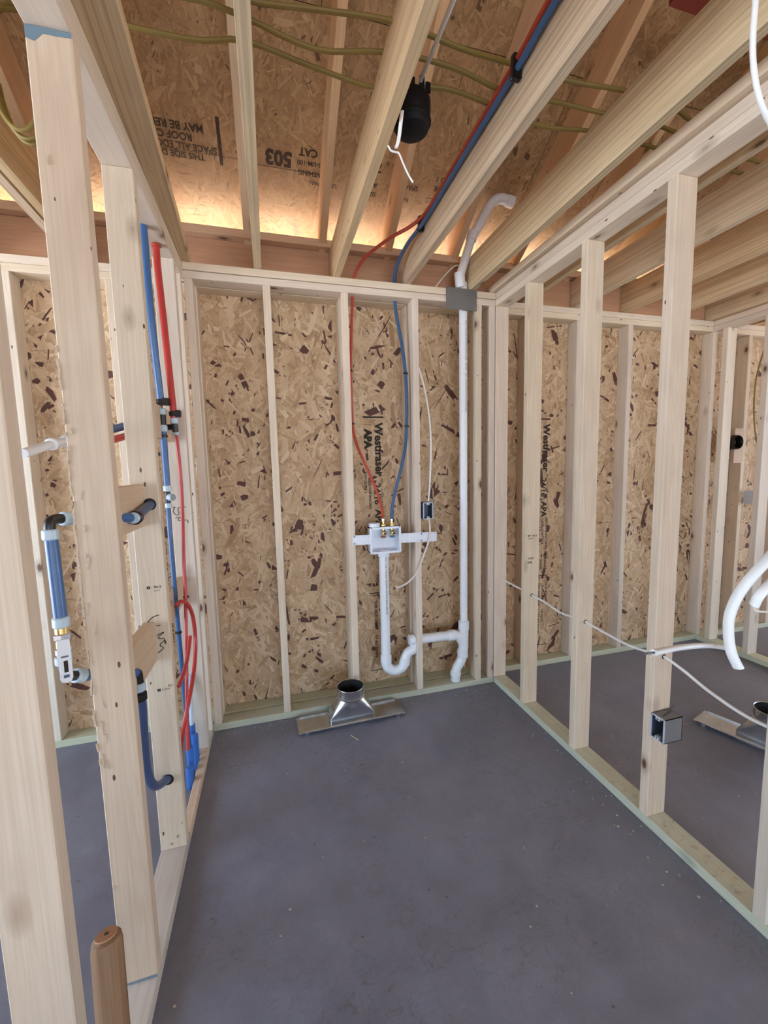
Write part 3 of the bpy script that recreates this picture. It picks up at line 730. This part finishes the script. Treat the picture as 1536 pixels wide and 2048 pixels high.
YC = []
for k, (yy, z, lab) in enumerate(((-.935, 2.69, 'yellow cable strung over the joists, the one nearest the eave'), (-1.005, 2.70, 'yellow cable strung over the joists, the middle one of three'), (-1.075, 2.71, 'yellow cable strung over the joists, the one farthest from the eave'))):
    pts = []
    for i, x in enumerate([-.6, -.2, .2, .36, .56, .77, .98, 1.176, 1.38, 1.58, 1.80, 2.0, 2.4, 2.8]):
        pts.append((x, yy + .018 * math.sin(i * 1.7 + k) + (.02 * (x - 1) if x > 1 else 0), z + .012 * math.sin(i * 2.3 + 2 * k) - .034))
    tag(tube('yellow_cable', pts, .0068, M['yellow'], smooth=4, sides=8), lab, 'cable', 'yellow cables over the joists')
# loops of cable hanging left of the left partition
lp = [(-.445, -.78, 2.664), (-.40, -.80, 2.70)]
for i in range(46):
    a = .5 + i / 46 * math.pi * 2 * 2.7; q_ = 1 + .10 * math.sin(i * .37)
    lp.append((-.265 + .062 * q_ * math.sin(a), -.83 + .02 * math.sin(a * .5) + .0006 * i, 2.575 + .165 * q_ * math.cos(a)))
tag(tube('cable_coil', lp, .006, M['yellow'], smooth=3, sides=8), 'loops of yellow cable hanging from the ceiling left of the studs', 'cable')
rb = at(1408, 14, 'y', -.62)
rbz = roof_z(-.62) - RD / COS
board('purlin', 1.99, 2.75, -.965, -.862, 3.232, 3.268, M['redpaint'], ro, 'dark red board between the rafters')

# ------------------------------------------------------------------ water lines in the left partition
xb = -.058
bl = thing('blue_water_riser', 'blue water pipe with tee rising behind the second stud of the left partition', 'pipe', (xb, -.33, 0))
tube('upper_pipe', [(xb, -.45, 2.60), (xb, -.432, 2.39), (xb, -.424, 2.10), (xb, -.392, 1.86), (xb, -.366, 1.722)], .0143, M['blue'], bl, smooth=5, sides=14)
ring('pipe_clip', (xb, -.367, 1.730), (0, .1, 1), .0185, .022, M['black'], bl)
box('clip_foot', xb + .010, xb + .034, -.385, -.362, 1.715, 1.745, M['black'], bl)
ring('crimp_ring', (xb, -.365, 1.690), (0, 0, 1), .0175, .028, M['ringclear'], bl)
cyl('tee_body', (xb, -.366, 1.680), (xb, -.366, 1.628), .0145, M['black'], bl)
cyl('tee_branch', (xb, -.366, 1.655), (xb - .055, -.366, 1.655), .0145, M['black'], bl)
ring('crimp_ring', (xb, -.366, 1.620), (0, 0, 1), .0175, .028, M['ringclear'], bl)
tube('middle_pipe', [(xb, -.366, 1.64), (xb, -.369, 1.50), (xb, -.372, 1.372)], .0132, M['blue'], bl, smooth=3, sides=14)
ring('pipe_clip', (xb, -.367, 1.588), (0, 0, 1), .0165, .012, M['black'], bl)
ring('crimp_ring', (xb, -.372, 1.366), (0, 0, 1), .0165, .026, M['ringclear'], bl)
cyl('reducer_tee', (xb, -.373, 1.352), (xb, -.374, 1.305), .0118, M['black'], bl)
cyl('tee_cap', (xb + .004, -.373, 1.328), (xb + .024, -.392, 1.328), .0155, M['ringclear'], bl)
cyl('tee_mouth', (xb + .0235, -.3915, 1.328), (xb + .0255, -.3935, 1.328), .0125, M['greysteel'], bl)
ring('crimp_ring', (xb, -.376, 1.292), (0, 0, 1), .0138, .022, M['ringclear'], bl)
tube('lower_pipe', [(xb, -.376, 1.305), (xb, -.388, 1.19), (xb, -.383, 1.0), (xb, -.377, .84), (xb, -.362, .55), (xb, -.345, .30), (xb, -.336, .12)], .0098, M['blue'], bl, smooth=5, sides=12)
clips([((xb, -.378, .850), (0, .05, 1)), ((xb, -.374, .725), (0, .05, 1))], bl, .0145)
def rx_(v_): return -.045 if v_ < 520 else (-.045 + .030 * min(1, (v_ - 520) / 300))
def rp(u, v_): return at(u, v_, 'x', rx_(v_))
rd = thing('red_water_riser', 'red water pipe with tee rising behind the second stud of the left partition', 'pipe', (-.02, -.25, 0))
tube('upper_pipe', [(-.045, -.31, 2.60), rp(312, 490), rp(316, 540), rp(325, 620), rp(337, 730), rp(346, 815), rp(348.5, 842)], .0136, M['red'], rd, smooth=5, sides=14)
q = rp(312, 490); cyl('hole_bushing', (q.x, q.y, ZT - .0005), (q.x, q.y, ZT - .012), .0185, M['red_dark'], rd)
pcl = rp(347, 828); ring('pipe_clip', pcl, (0, .1, 1), .0180, .020, M['black'], rd)
box('clip_foot', pcl.x + .008, pcl.x + .030, pcl.y - .014, pcl.y + .006, pcl.z - .014, pcl.z + .015, M['black'], rd)
ring('crimp_ring', rp(348.5, 842), (0, .1, 1), .0162, .026, M['ringclear'], rd)
cyl('tee_body', rp(349, 846), rp(351, 864), .0125, M['black'], rd)
q = rp(350, 854); cyl('tee_branch', q, q + Vector((-.03, .01, 0)), .0125, M['black'], rd)
ring('crimp_ring', rp(352, 866), (0, .1, 1), .0118, .020, M['ringclear'], rd)
tube('lower_pipe', [rp(351.5, 862), rp(356, 900), rp(360, 940), rp(364, 1000), rp(366, 1060), rp(368, 1130), rp(371, 1190), rp(372, 1260), rp(373, 1340), rp(374, 1420), rp(376, 1500)], .0074, M['red'], rd, smooth=5, sides=12)
clips([(rp(372, 1194), (0, .05, 1))], rd, .0125)
tag(tube('red_return_pipe', [at(353, 1211, 'x', -.030), at(362, 1203, 'x', -.018), at(375, 1208, 'x', -.002), at(386, 1235, 'x', .005), at(391, 1285, 'x', .006), at(388, 1340, 'x', .008), at(378, 1400, 'x', .008), at(367, 1455, 'x', -.010), at(361, 1500, 'x', -.032), at(360, 1550, 'x', -.046)], .0082, M['red'], smooth=6, sides=12), 'red pipe looping over and down in front of the blue riser', 'pipe')
tag(tube('red_pipe_stub', [at(358, 1372, 'x', .004), at(366, 1350, 'x', .004), at(374, 1320, 'x', .003), at(379, 1285, 'x', .003), at(380, 1272, 'x', .003)], .0078, M['red'], smooth=6, sides=12), 'short free end of red pipe beside the looping red pipe', 'pipe')
slv = [(-.058, -.336, .155), (-.044, -.279, .175), (-.063, -.232, .20), (-.050, -.41, .10)]
for i, (x, y, h) in enumerate(slv):
    s_ = thing('pipe_sleeve', ['blue sleeve on the floor under the blue riser', 'blue sleeve on the floor under the red riser', 'blue sleeve with a pale pipe stub at the corner post', 'low blue sleeve on the floor nearest the second stud'][i], 'sleeve', (x, y, 0), 'blue pipe sleeves at the floor')
    cyl('sleeve', (x, y, 0.001), (x, y + .004, h), .0155, M['slateblue'], s_)
    if i == 2: tube('pipe_stub', [(x, y, h - .01), (x + .002, y + .012, h + .10), (x, y + .03, h + .24)], .0098, M['palepipe'], s_, smooth=3, sides=12)

# blue shut-off loop
lo = thing('shutoff_loop', 'thick blue pipe loop with a white-handled ball valve left of the first stud', 'pipe', tuple(atd(97, 1040, 1.0)))
E1 = atd(98, 1038, .985); E2 = atd(130, 1352, 1.01); RG = Vector((-.030, -.93, 1.30)); BH = Vector((-.030, -.757, 1.327))
V0 = atd(124, 1262, 1.0); V1 = atd(129, 1318, 1.006)
uz = (E2 - E1).normalized()
hdir = (RG - E1).normalized()
tube('upper_pipe', [E1 + hdir * .04, E1.lerp(RG, .5), RG - hdir * .01], .0143, M['blue'], lo, smooth=0, sides=14)
tube('elbow', [E1 + hdir * .034, E1 + hdir * .018, E1 + hdir * .004 + uz * .006, E1 + uz * .018, E1 + uz * .036], .0125, M['black'], lo, smooth=4, sides=12)
ring('crimp_ring', E1 + hdir * .044, hdir, .0178, .026, M['ringclear'], lo)
ring('crimp_ring', E1 + uz * .038, uz, .0178, .026, M['ringclear'], lo)
tube('vertical_pipe', [E1 + uz * .03, V0 - uz * .01], .0143, M['blue'], lo, smooth=0, sides=14)
ring('crimp_ring', V0 - uz * .022, uz, .0178, .026, M['ringclear'], lo)
va = bpy.data.objects.new('ball_valve', None); C.objects.link(va); va.location = V0; child_of(va, lo)
def vv(o): child_of(o, va)
vv(cyl('valve_body', V0 - uz * .012, V0 + uz * .065, .0150, M['brass'], None, None, 12))
vv(cyl('valve_hex', V0 + uz * .004, V0 + uz * .022, .0185, M['chrome'], None, None, 6))
vv(cyl('valve_hex', V0 + uz * .040, V0 + uz * .058, .0185, M['chrome'], None, None, 6))
fw = (CAM - V0); fw.z = 0; fw.normalize()
vv(cyl('valve_stem', V0 + uz * .026, V0 + uz * .026 + fw * .030, .0085, M['chrome'], None, None, 10))
vv(cyl('stem_nut', V0 + uz * .026 + fw * .026, V0 + uz * .026 + fw * .034, .0115, M['chrome'], None, None, 6))
sx_ = uz.cross(fw).normalized()
def hpt(a, b, c): return V0 + uz * a + sx_ * b + fw * c
prof = [(.010, .012), (.012, -.012), (.045, -.013), (.060, -.0125), (.105, -.0125), (.113, -.009), (.116, 0), (.113, .009), (.105, .0125), (.060, .0125), (.045, .013)]
hd = prism('valve_handle', [hpt(a, b, .031) for a, b in prof], M['handlelabel'], None, 'white coated lever', fw, .004); vv(hd)
vv(prism('lever_mark', [hpt(a, b, .0355) for a, b in ((.062, -.005), (.090, -.005), (.090, .003), (.062, .003))], M['ink'], None, None, fw, .0003))
vv(prism('lever_mark', [hpt(a, b, .0355) for a, b in ((.050, -.007), (.054, -.007), (.054, .007), (.050, .007))], M['dullblue'], None, None, fw, .0003))
vv(prism('lever_mark', [hpt(a, b, .0355) for a, b in ((.096, -.006), (.103, -.006), (.103, .005), (.096, .005))], M['dullblue'], None, None, fw, .0003))
E3 = atd(276, 1346, 1.245)
hd2 = (E3 - E2).normalized()
tube('short_pipe', [V0 + uz * .060, E2 - uz * .03], .0135, M['blue'], lo, smooth=0, sides=14)
tube('elbow', [E2 - uz * .034, E2 - uz * .016, E2 + hd2 * .004, E2 + hd2 * .018, E2 + hd2 * .036], .0125, M['black'], lo, smooth=4, sides=12)
ring('crimp_ring', E2 - uz * .040, uz, .0172, .022, M['ringclear'], lo)
ring('crimp_ring', E2 + hd2 * .042, hd2, .0178, .026, M['ringclear'], lo)
tube('lower_pipe', [E2 + hd2 * .03, E3 - hd2 * .01], .0143, M['blue'], lo, smooth=0, sides=14)
dn = Vector((0, 0, -1)); L1 = atd(283, 1395, 1.26)
tube('elbow', [E3 - hd2 * .03, E3 - hd2 * .004, E3 + dn * .012, E3 + dn * .034], .0130, M['black'], lo, smooth=4, sides=12)
ring('crimp_ring', E3 + dn * .044, dn, .0178, .026, M['ringclear'], lo)
ring('pipe_clip', E3 + dn * .075, dn, .0195, .026, M['black'], lo)
tube('down_pipe', [E3 + dn * .03, atd(284, 1420, 1.27), atd(288, 1490, 1.31), atd(296, 1550, 1.36), atd(312, 1572, 1.42), Vector((-.046, -.757, .316))], .0143, M['blue_dark'], lo, smooth=6, sides=14)
ring('pipe_clip', RG, Vector((0, 1, .1)), .0215, .022, M['black'], lo)
ring('crimp_ring', RG + Vector((0, -.014, 0)), Vector((0, 1, 0)), .0172, .016, M['ringclear'], lo)
tube('stub_pipe', [RG, BH], .0143, M['blue_dark'], lo, smooth=0, sides=14)
for q, z in ((BH, 0), (Vector((-.046, -.757, .316)), 0)):
    pts = [q + Vector((.021 * math.cos(a) - .001, -.0063, .021 * math.sin(a))) for a in [i * math.pi / 8 for i in range(16)]]
    prism('drilled_hole', pts, M['black'], SL['B'], None, Vector((0, -1, 0)), .0003)
# branch pipe to the left with a white end
br = thing('branch_pipe', 'blue pipe with a white end leaning out between the first and nearest studs', 'pipe', tuple(at(125, 880, 'y', -.9)))
b0, b1, b2, b3 = Vector((xb - .054, -.366, 1.655)), at(133, 882, 'y', -.86), at(105, 888, 'y', -.96), at(46, 907, 'y', -1.10)
tube('blue_part', [b0, b1], .0140, M['blue'], br, smooth=0, sides=14)
ring('crimp_ring', b1, b1 - b2, .0168, .022, M['ringclear'], br); ring('crimp_ring', b2, b1 - b2, .0168, .026, M['pvc'], br)
tube('white_part', [b1, b2, b3], .0118, M['pvc'], br, smooth=0, sides=14)
tag(tube('red_branch_pipe', [rp(350, 854) + Vector((-.029, .010, 0)), Vector((-.105, -.29, 1.612)), Vector((-.125, -.44, 1.602)), at(262, 869, 'y', -.52), at(222, 881, 'y', -.66)], .0125, M['red'], smooth=0, sides=14), 'red pipe stub under the blue branch pipe beside the second stud', 'pipe')

# ------------------------------------------------------------------ wooden tool handle at the lower left
h0 = atd(213, 1876, .66); h1 = atd(233, 2130, .64)
hdv = (h1 - h0).normalized()
hb = h0 + hdv * ((h0.z - .002) / -hdv.z)
th = thing('tool_handle', 'worn round wooden tool handle standing upright at the lower left', 'handle', tuple(hb))
bm = bmesh.new(); n = 20
add_tube(bm, [h0 - hdv * .004, h0, h0 + hdv * .012, h0 + hdv * .10, h0.lerp(hb, .5), hb], [.016, .0205, .0222, .0222, .0220, .0215], n)
me = finish(bm, 'shaft'); mw = Matrix.Translation(h0) @ hdv.to_track_quat('X', 'Z').to_matrix().to_4x4(); me.transform(mw.inverted())
link('shaft', me, M['handle'], th, None, mw)
cyl('end_face', h0 - hdv * .0035, h0 - hdv * .0062, .0160, M['handle_end'], th, 'brown sawn end')
cyl('end_hole', h0 - hdv * .006, h0 - hdv * .0068, .0032, M['black'], th, sides=10)

# ------------------------------------------------------------------ right partition: device box, cables
mwb = Matrix.Translation((W - .003, -1.186, .431)) @ Matrix.Rotation(math.radians(-90), 4, 'Z')
db = device_box('device_box', 'dark blue-grey device box fixed low on the third stud of the right partition', mwb, .056, .094, .086, M['boxside'])
for z in (.468, .396): tube('bracket_nail', [(W + .02, -1.19, z + .012), (W + .06, -1.175, z + .013), (W + .12, -1.150, z + .012)], .0022, M['black'], db, smooth=0, sides=6)
wy = W + .045
cpts = [(wy, -.02, .70), (wy, -.22, .695), (wy, -.333, .690), (wy + .004, -.45, .682), (wy + .002, -.58, .668), (wy, -.70, .682), (wy, -.750, .684), (wy, -.86, .676), (wy, -1.0, .672), (wy, -1.12, .688), (wy, -1.157, .694), (wy + .008, -1.23, .672), (wy + .012, -1.32, .640), (wy + .008, -1.44, .622), (wy, -1.563, .635), (wy, -1.75, .66)]
tag(tube('stud_cable', cpts, .0052, M['cable'], smooth=6, sides=10), 'thin white cable threaded through the studs of the right partition', 'cable')
for k, y in ((1, -.333), (2, -.750), (3, -1.157)):
    zc = {1: .690, 2: .684, 3: .694}[k]
    prism('drilled_hole', [Vector((wy + .0095 * math.cos(a), y - .0003, zc + .0095 * math.sin(a))) for a in [i * math.pi / 7 for i in range(14)]], M['black'], SR[k], None, Vector((0, -1, 0)), .0003)
yq = -1.72
cA = [at(1640, 1010, 'y', yq), at(1536, 1118, 'y', yq), at(1484, 1178, 'y', yq + .02), at(1460, 1228, 'y', yq + .03), at(1457, 1270, 'y', yq + .03), at(1463, 1306, 'y', yq + .02), at(1477, 1336, 'y', yq + .01)]
tag(tube('thick_cable', cA, .0118, M['cable'], smooth=6, sides=14, flat=.62), 'thick white cable curving down to a cut end at the right edge', 'cable', 'thick white cable ends hanging at the right')
cB = [None, None, at(1463, 1297, 'y', yq + .034), at(1436, 1293, 'y', yq + .075), at(1410, 1291, 'y', yq + .08), at(1360, 1295, 'y', yq + .06), at(1308, 1305, 'y', yq + .04)]
cbt = thing('thick_cable', 'white cable sticking out level with a dark stripped tip pointing left', 'cable', tuple(cB[-1]), 'thick white cable ends hanging at the right')
tube('sheath', cB[2:], .0086, M['cable'], cbt, smooth=6, sides=12, flat=.7)
d_ = (cB[-1] - cB[-2]).normalized()
tube('dark_conductor', [cB[-1], cB[-1] + d_ * .012 + Vector((0, 0, .001)), cB[-1] + d_ * .030], .0022, M['black'], cbt, smooth=0, sides=8)
tube('bare_conductor', [cB[-1], cB[-1] + d_ * .006 - Vector((0, 0, .005)), cB[-1] + d_ * .013 - Vector((0, 0, .006))], .0016, M['cablebeige'], cbt, smooth=0, sides=8)
cC = [at(1640, 1075, 'y', yq), at(1560, 1148, 'y', yq), at(1522, 1186, 'y', yq), at(1508, 1210, 'y', yq + .01)]
cct = thing('thick_cable', 'white cable end with bare wires at the right edge of the photo', 'cable', tuple(cC[-1]), 'thick white cable ends hanging at the right')
tube('sheath', cC, .0105, M['cable'], cct, smooth=6, sides=12, flat=.7)
tube('bare_conductor', [cC[-1] + Vector((0, 0, -.002)), at(1514, 1222, 'y', yq), at(1545, 1224, 'y', yq)], .0024, M['cablebeige'], cct, smooth=4, sides=8)
tag(tube('ceiling_cable', [at(1512, -60, 'y', -1.6), at(1511, 0, 'y', -1.6), at(1506, 70, 'y', -1.6), at(1507, 130, 'y', -1.6), at(1517, 190, 'y', -1.6), at(1536, 238, 'y', -1.6), at(1575, 300, 'y', -1.6)], .0056, M['cable'], smooth=6, sides=12), 'white cable looping down from the ceiling at the upper right', 'cable')

# things in the third room, far right
fan = thing('round_wall_box', 'round black box on a stud of the far right room', 'box', (3.95, .06, 1.57))
fc = at(1464, 885, 'y', .08)
bm = bmesh.new(); add_lathe(bm, [(.001, 0), (.055, 0), (.055, .06), (.050, .066), (.046, .06), (.044, .012), (.001, .010)], fc + Vector((0, .018, 0)), (0, -1, 0)); link('housing', finish(bm, 'housing'), M['black'], fan)
box('bracket', fc.x + .035, fc.x + .13, .085, .099, fc.z - .16, fc.z + .11, M['block'], fan)
jb = at(1497, 994, 'y', .08)
jbt = box('junction_box', jb.x - .03, jb.x + .05, .03, .099, jb.z - .05, jb.z + .05, M['boxgrey']); tag(jbt, 'small grey junction box on the far right wall', 'box')
tag(tube('wall_cable', [at(1528, 700, 'y', .04), at(1512, 760, 'y', .04), at(1508, 830, 'y', .04), at(1514, 885, 'y', .04), at(1526, 920, 'y', .04), at(1545, 950, 'y', .04)], .0055, M['yellow'], smooth=6, sides=8), 'thin yellow cable hanging on the far right wall', 'cable')

# ------------------------------------------------------------------ print on boards and marks on studs
def wall_print(x, z, parent, name='board_print'):
    it = [('line', -.035, -.055, -.035, .075, .010), ('Westfraser', .072, .0, .018, .0026), ('APA', .062, .04, -.048, .0045),
          ('MILL 514 OSB SHEATHING', .020, .345, .048, .0), ('24/16', .058, .375, .006, .0014), ('SIZED FOR SPACING', .022, .335, -.030, .0006), ('EXPOSURE 1', .024, .300, -.058, .0006),
          ('APA', .06, .54, .010, .002), ('RATED SHEATHING 24/16', .026, .66, .045, .0006), ('7/16', .06, .70, -.052, .001), ('CATEGORY 7/16', .026, .66, .012, .0006), ('PS 2-18  HUD-UM-40', .022, .66, -.016, .0006), ('EXPOSURE 1', .026, .91, .040, .0006), ('PANEL', .026, .96, .004, .0006),
          ('line', 1.08, -.045, 1.08, .075, .006),
          ('line', 1.095, -.045, 1.095, .075, .004), ('THIS SIDE OUT', .026, 1.13, -.012, .001), ('SPACE ENDS', .024, 1.15, .022, .0006), ('1/8 INCH', .024, 1.33, .022, .0006), ('AT ALL EDGES', .024, 1.36, -.012, .0006), ('OR BUCKLE', .022, 1.13, .052, .0006), ('line', 1.60, -.045, 1.60, .075, .005)]
    return prints(name, it, (x, YS, z), (0, 0, -1), (1, 0, 0), M['ink'], parent)
for a in (-.82, .40, 1.62):
    wall_print(a + {-.82: .548, .40: .592, 1.62: .588}[a], 1.712, PAN[a])
# roof prints: upside down as seen from the bay, rows across the lower panels
UP = Vector((0, -COS, SIN)); ON = Vector((0, -SIN, -COS))
def roof_print(x, along, items, parent):
    yy = pe - COS * along; o_ = Vector((x, yy, RZ - TAN * (yy - .07))) + Vector((0, SIN, COS)) * (RD - .0000)
    return prints('board_print', items, o_, (-1, 0, 0), tuple(-UP), M['inkbrown'], parent)
bpy.context.view_layer.update()
def panel_at(x, r):
    return min((ROOFP[(r, k)] for k in range(5)), key=lambda o_: abs(o_.matrix_world.translation.x - x))
sp0 = .69
roof_print(.150, sp0, [('line', -.065, -.12, -.065, .07, .016), ('THIS SIDE DOWN', .036, .010, .038, .001), ('SPACE ALL EDGES', .038, -.050, .002, .001), ('ROOF CLIP', .040, .055, -.036, .0014), ('MAY BE REDUCED', .042, .0, -.076, .0016), ('line', -.16, .032, .42, .032, .002)], panel_at(0, 0))
roof_print(.66, sp0 - .005, [('503', .088, .105, -.035, .004), ('USES SPAN', .030, -.13, .068, .0005), ('SHEATHING', .032, -.10, .028, .0008), ('HUD-UM-100', .029, -.09, -.014, .0006), ('CAT', .046, -.02, -.065, .0014), ('OF', .04, .29, -.100, .001), ('line', -.10, .036, .30, .036, .003)], panel_at(.6, 0))
roof_print(1.03, sp0 - .01, [('SIZE FOR', .030, .02, .072, .0006), ('APA-12', .036, .02, .026, .0008), ('100', .036, .03, -.014, .0008), ('7/16', .058, .01, -.062, .0014), ('SPACING', .036, -.21, .010, .0008), ('PANELS', .032, -.17, .072, .0006)], panel_at(1.0, 0))
roof_print(1.50, sp0 - .01, [('EXPO 1', .036, .055, -.050, .0008), ('SIZED FOR', .036, .0, -.006, .0008), ('24', .066, .10, .048, .0014), ('PS 2-18', .030, .05, .084, .0006), ('B', .05, -.02, .048, .0014), ('line', -.02, .058, .20, .058, .003)], panel_at(1.5, 0))
def stamp(o_, x, z, y, items, name='grade_stamp'):
    return prints(name, items, (x, y, z), (1, 0, 0), (0, 0, 1), M['ink'], o_, .0006)
stamp(SL['B'], -.062, 1.035, -.763, [('No 2', .011, .022, 0, .0003), ('S-P-F', .009, .022, -.013, 0), ('o', .02, 0, -.002, .001)])
stamp(SL['B'], -.055, .660, -.763, [('S-GRN', .009, .014, 0, 0), ('KD', .012, .034, .010, 0), ('M', .013, 0, -.002, .001)])
stamp(SR[1], W + .012, 1.03, -.333, [('SPF', .014, 0, 0, .0004), ('No 2', .014, .030, 0, .0004), ('KD-HT', .012, .006, -.016, 0)])
stamp(SR[1], W + .012, .90, -.333, [('STUD', .014, .006, 0, .0004), ('SPIB', .016, .002, -.024, .0004)])
def scrib(o_, pts, y, r=.0014):
    q = tube('marker_line', [Vector((p.x, y - .0006, p.z)) for p in pts], r, M['ink'], None, None, 5, 6, 1.0); child_of(q, o_)
yB = -.763
scrib(SL['B'], [at(u, v, 'y', yB) for u, v in ((318, 1230), (306, 1234), (297, 1243), (294, 1252))], yB)
scrib(SL['B'], [at(u, v, 'y', yB) for u, v in ((312, 1252), (321, 1250))], yB)
scrib(SL['B'], [at(u, v, 'y', yB) for u, v in ((313, 1271), (328, 1264), (316, 1276), (330, 1278), (320, 1290), (327, 1296), (316, 1306))], yB)
yCs = -.190
scrib(SL['C'], [at(u, v, 'y', yCs) for u, v in ((345, 1016), (350, 1014), (346, 1022), (352, 1030), (358, 1028), (356, 1016), (372, 1014))], yCs)
scrib(SL['C'], [at(u, v, 'y', yCs) for u, v in ((351, 1036), (360, 1034), (356, 1041), (374, 1040), (376, 1046))], yCs)
# chalk line at the head of the first stud
zc = ZT - .001
prism('chalk_mark', [Vector((x, -1.1805, z)) for x, z in ((-D + .001, zc), (-.001, zc), (-.001, zc - .010), (-.03, zc - .012), (-.055, zc - .012), (-.072, zc - .030), (-D + .001, zc - .026))], M['chalk'], SL['A'], None, Vector((0, -1, 0)), .0004)
prism('chalk_mark', [Vector((x, -1.1805, z)) for x, z in ((-D + .001, T + .006), (-.001, T + .009), (-.001, T + .001), (-D + .001, T + .001))], M['chalk'], SL['A'], None, Vector((0, -1, 0)), .0004)
# nail heads at the foot of the second stud
for x, z in ((-.030, .085), (-.052, .060)): cyl('nail_head', (x, -.763, z), (x, -.7655, z), .0042, M['galv'], SL['B'], sides=10)

# ------------------------------------------------------------------ wood chips and dust
def chips(name, label, n, sampler, smin, smax, mat):
    bm = bmesh.new()
    for _ in range(n):
        x, y, z = sampler()
        if (z == 0 and .42 < x < 1.08 and -.23 < y < 0) or (z == 0 and 2.5 < x < 2.95 and -1.35 < y < -.65) or (z > 0 and 1.40 < x < 1.58): continue
        L = random.uniform(smin, smax); wd = L * random.uniform(.25, .6); h = random.uniform(.0008, .0035)
        R_ = Matrix.Translation((x, y, z + h / 2 + .0004)) @ Matrix.Rotation(random.uniform(0, 6.28), 4, 'Z') @ Matrix.Rotation(random.uniform(-.12, .12), 4, 'X')
        add_box(bm, -L / 2, L / 2, -wd / 2, wd / 2, -h / 2, h / 2, R_)
    o_ = link(name, finish(bm, name, False), mat); o_['kind'] = 'stuff'; o_['label'] = label; o_['category'] = 'wood chips'
def s_floor():
    r = random.random()
    if r < .35: return (random.uniform(.05, 1.70), -abs(random.gauss(0, .05)) - .006, 0)
    if r < .55: return (W - abs(random.gauss(0, .06)) - .006, random.uniform(-1.5, -.02), 0)
    if r < .75: return (random.uniform(.05, 1.7), random.uniform(-2.0, -.05), 0)
    return (random.uniform(1.85, 3.5), random.uniform(-1.5, .05), 0)
chips('wood_chips', 'small pale wood chips scattered over the concrete floor', 260, s_floor, .002, .008, M['chip'])
def s_plate():
    if random.random() < .55: return (random.uniform(W + .008, W + D - .008), random.choice([random.uniform(-.70, -.35), random.uniform(-.32, -.05), random.uniform(-1.12, -.76), random.uniform(-1.5, -1.17)]), T)
    return (random.uniform(.06, 1.68), random.uniform(.012, .08), T)
chips('sawdust', 'sawdust and chips lying on the sole plates', 420, s_plate, .002, .010, M['chip'])
sp = at(709, 1475, 'z', .002)
q = box('wood_splinter', -.03, .03, -.003, .003, .0005, .004, M['chip'], None, None, .001, Matrix.Translation((sp.x, sp.y, 0)) @ Matrix.Rotation(math.radians(-60), 4, 'Z'))
tag(q, 'pale wood splinter on the floor in front of the bay duct boot', 'splinter')

bm = bmesh.new(); R2 = random.Random(11)
for _ in range(70):
    z = R2.gauss(1.22, .26); h = R2.uniform(.008, .045); wd = R2.uniform(.002, .006); dp = R2.uniform(.002, .006)
    x = -D + R2.choice([0, 0, 0, R2.uniform(0, .022)]); y = -1.180
    mt_ = Matrix.Translation((x, y, z)) @ Matrix.Rotation(R2.uniform(-.14, .14), 4, 'Y') @ Matrix.Rotation(R2.uniform(-.08, .08), 4, 'X')
    add_box(bm, -wd / 2, wd / 2, -dp / 2, dp / 2, -h / 2, h / 2, mt_)
o_ = link('torn_splinters', finish(bm, 'torn_splinters', False), M['stud'], SL['A']); o_['kind'] = 'stuff'
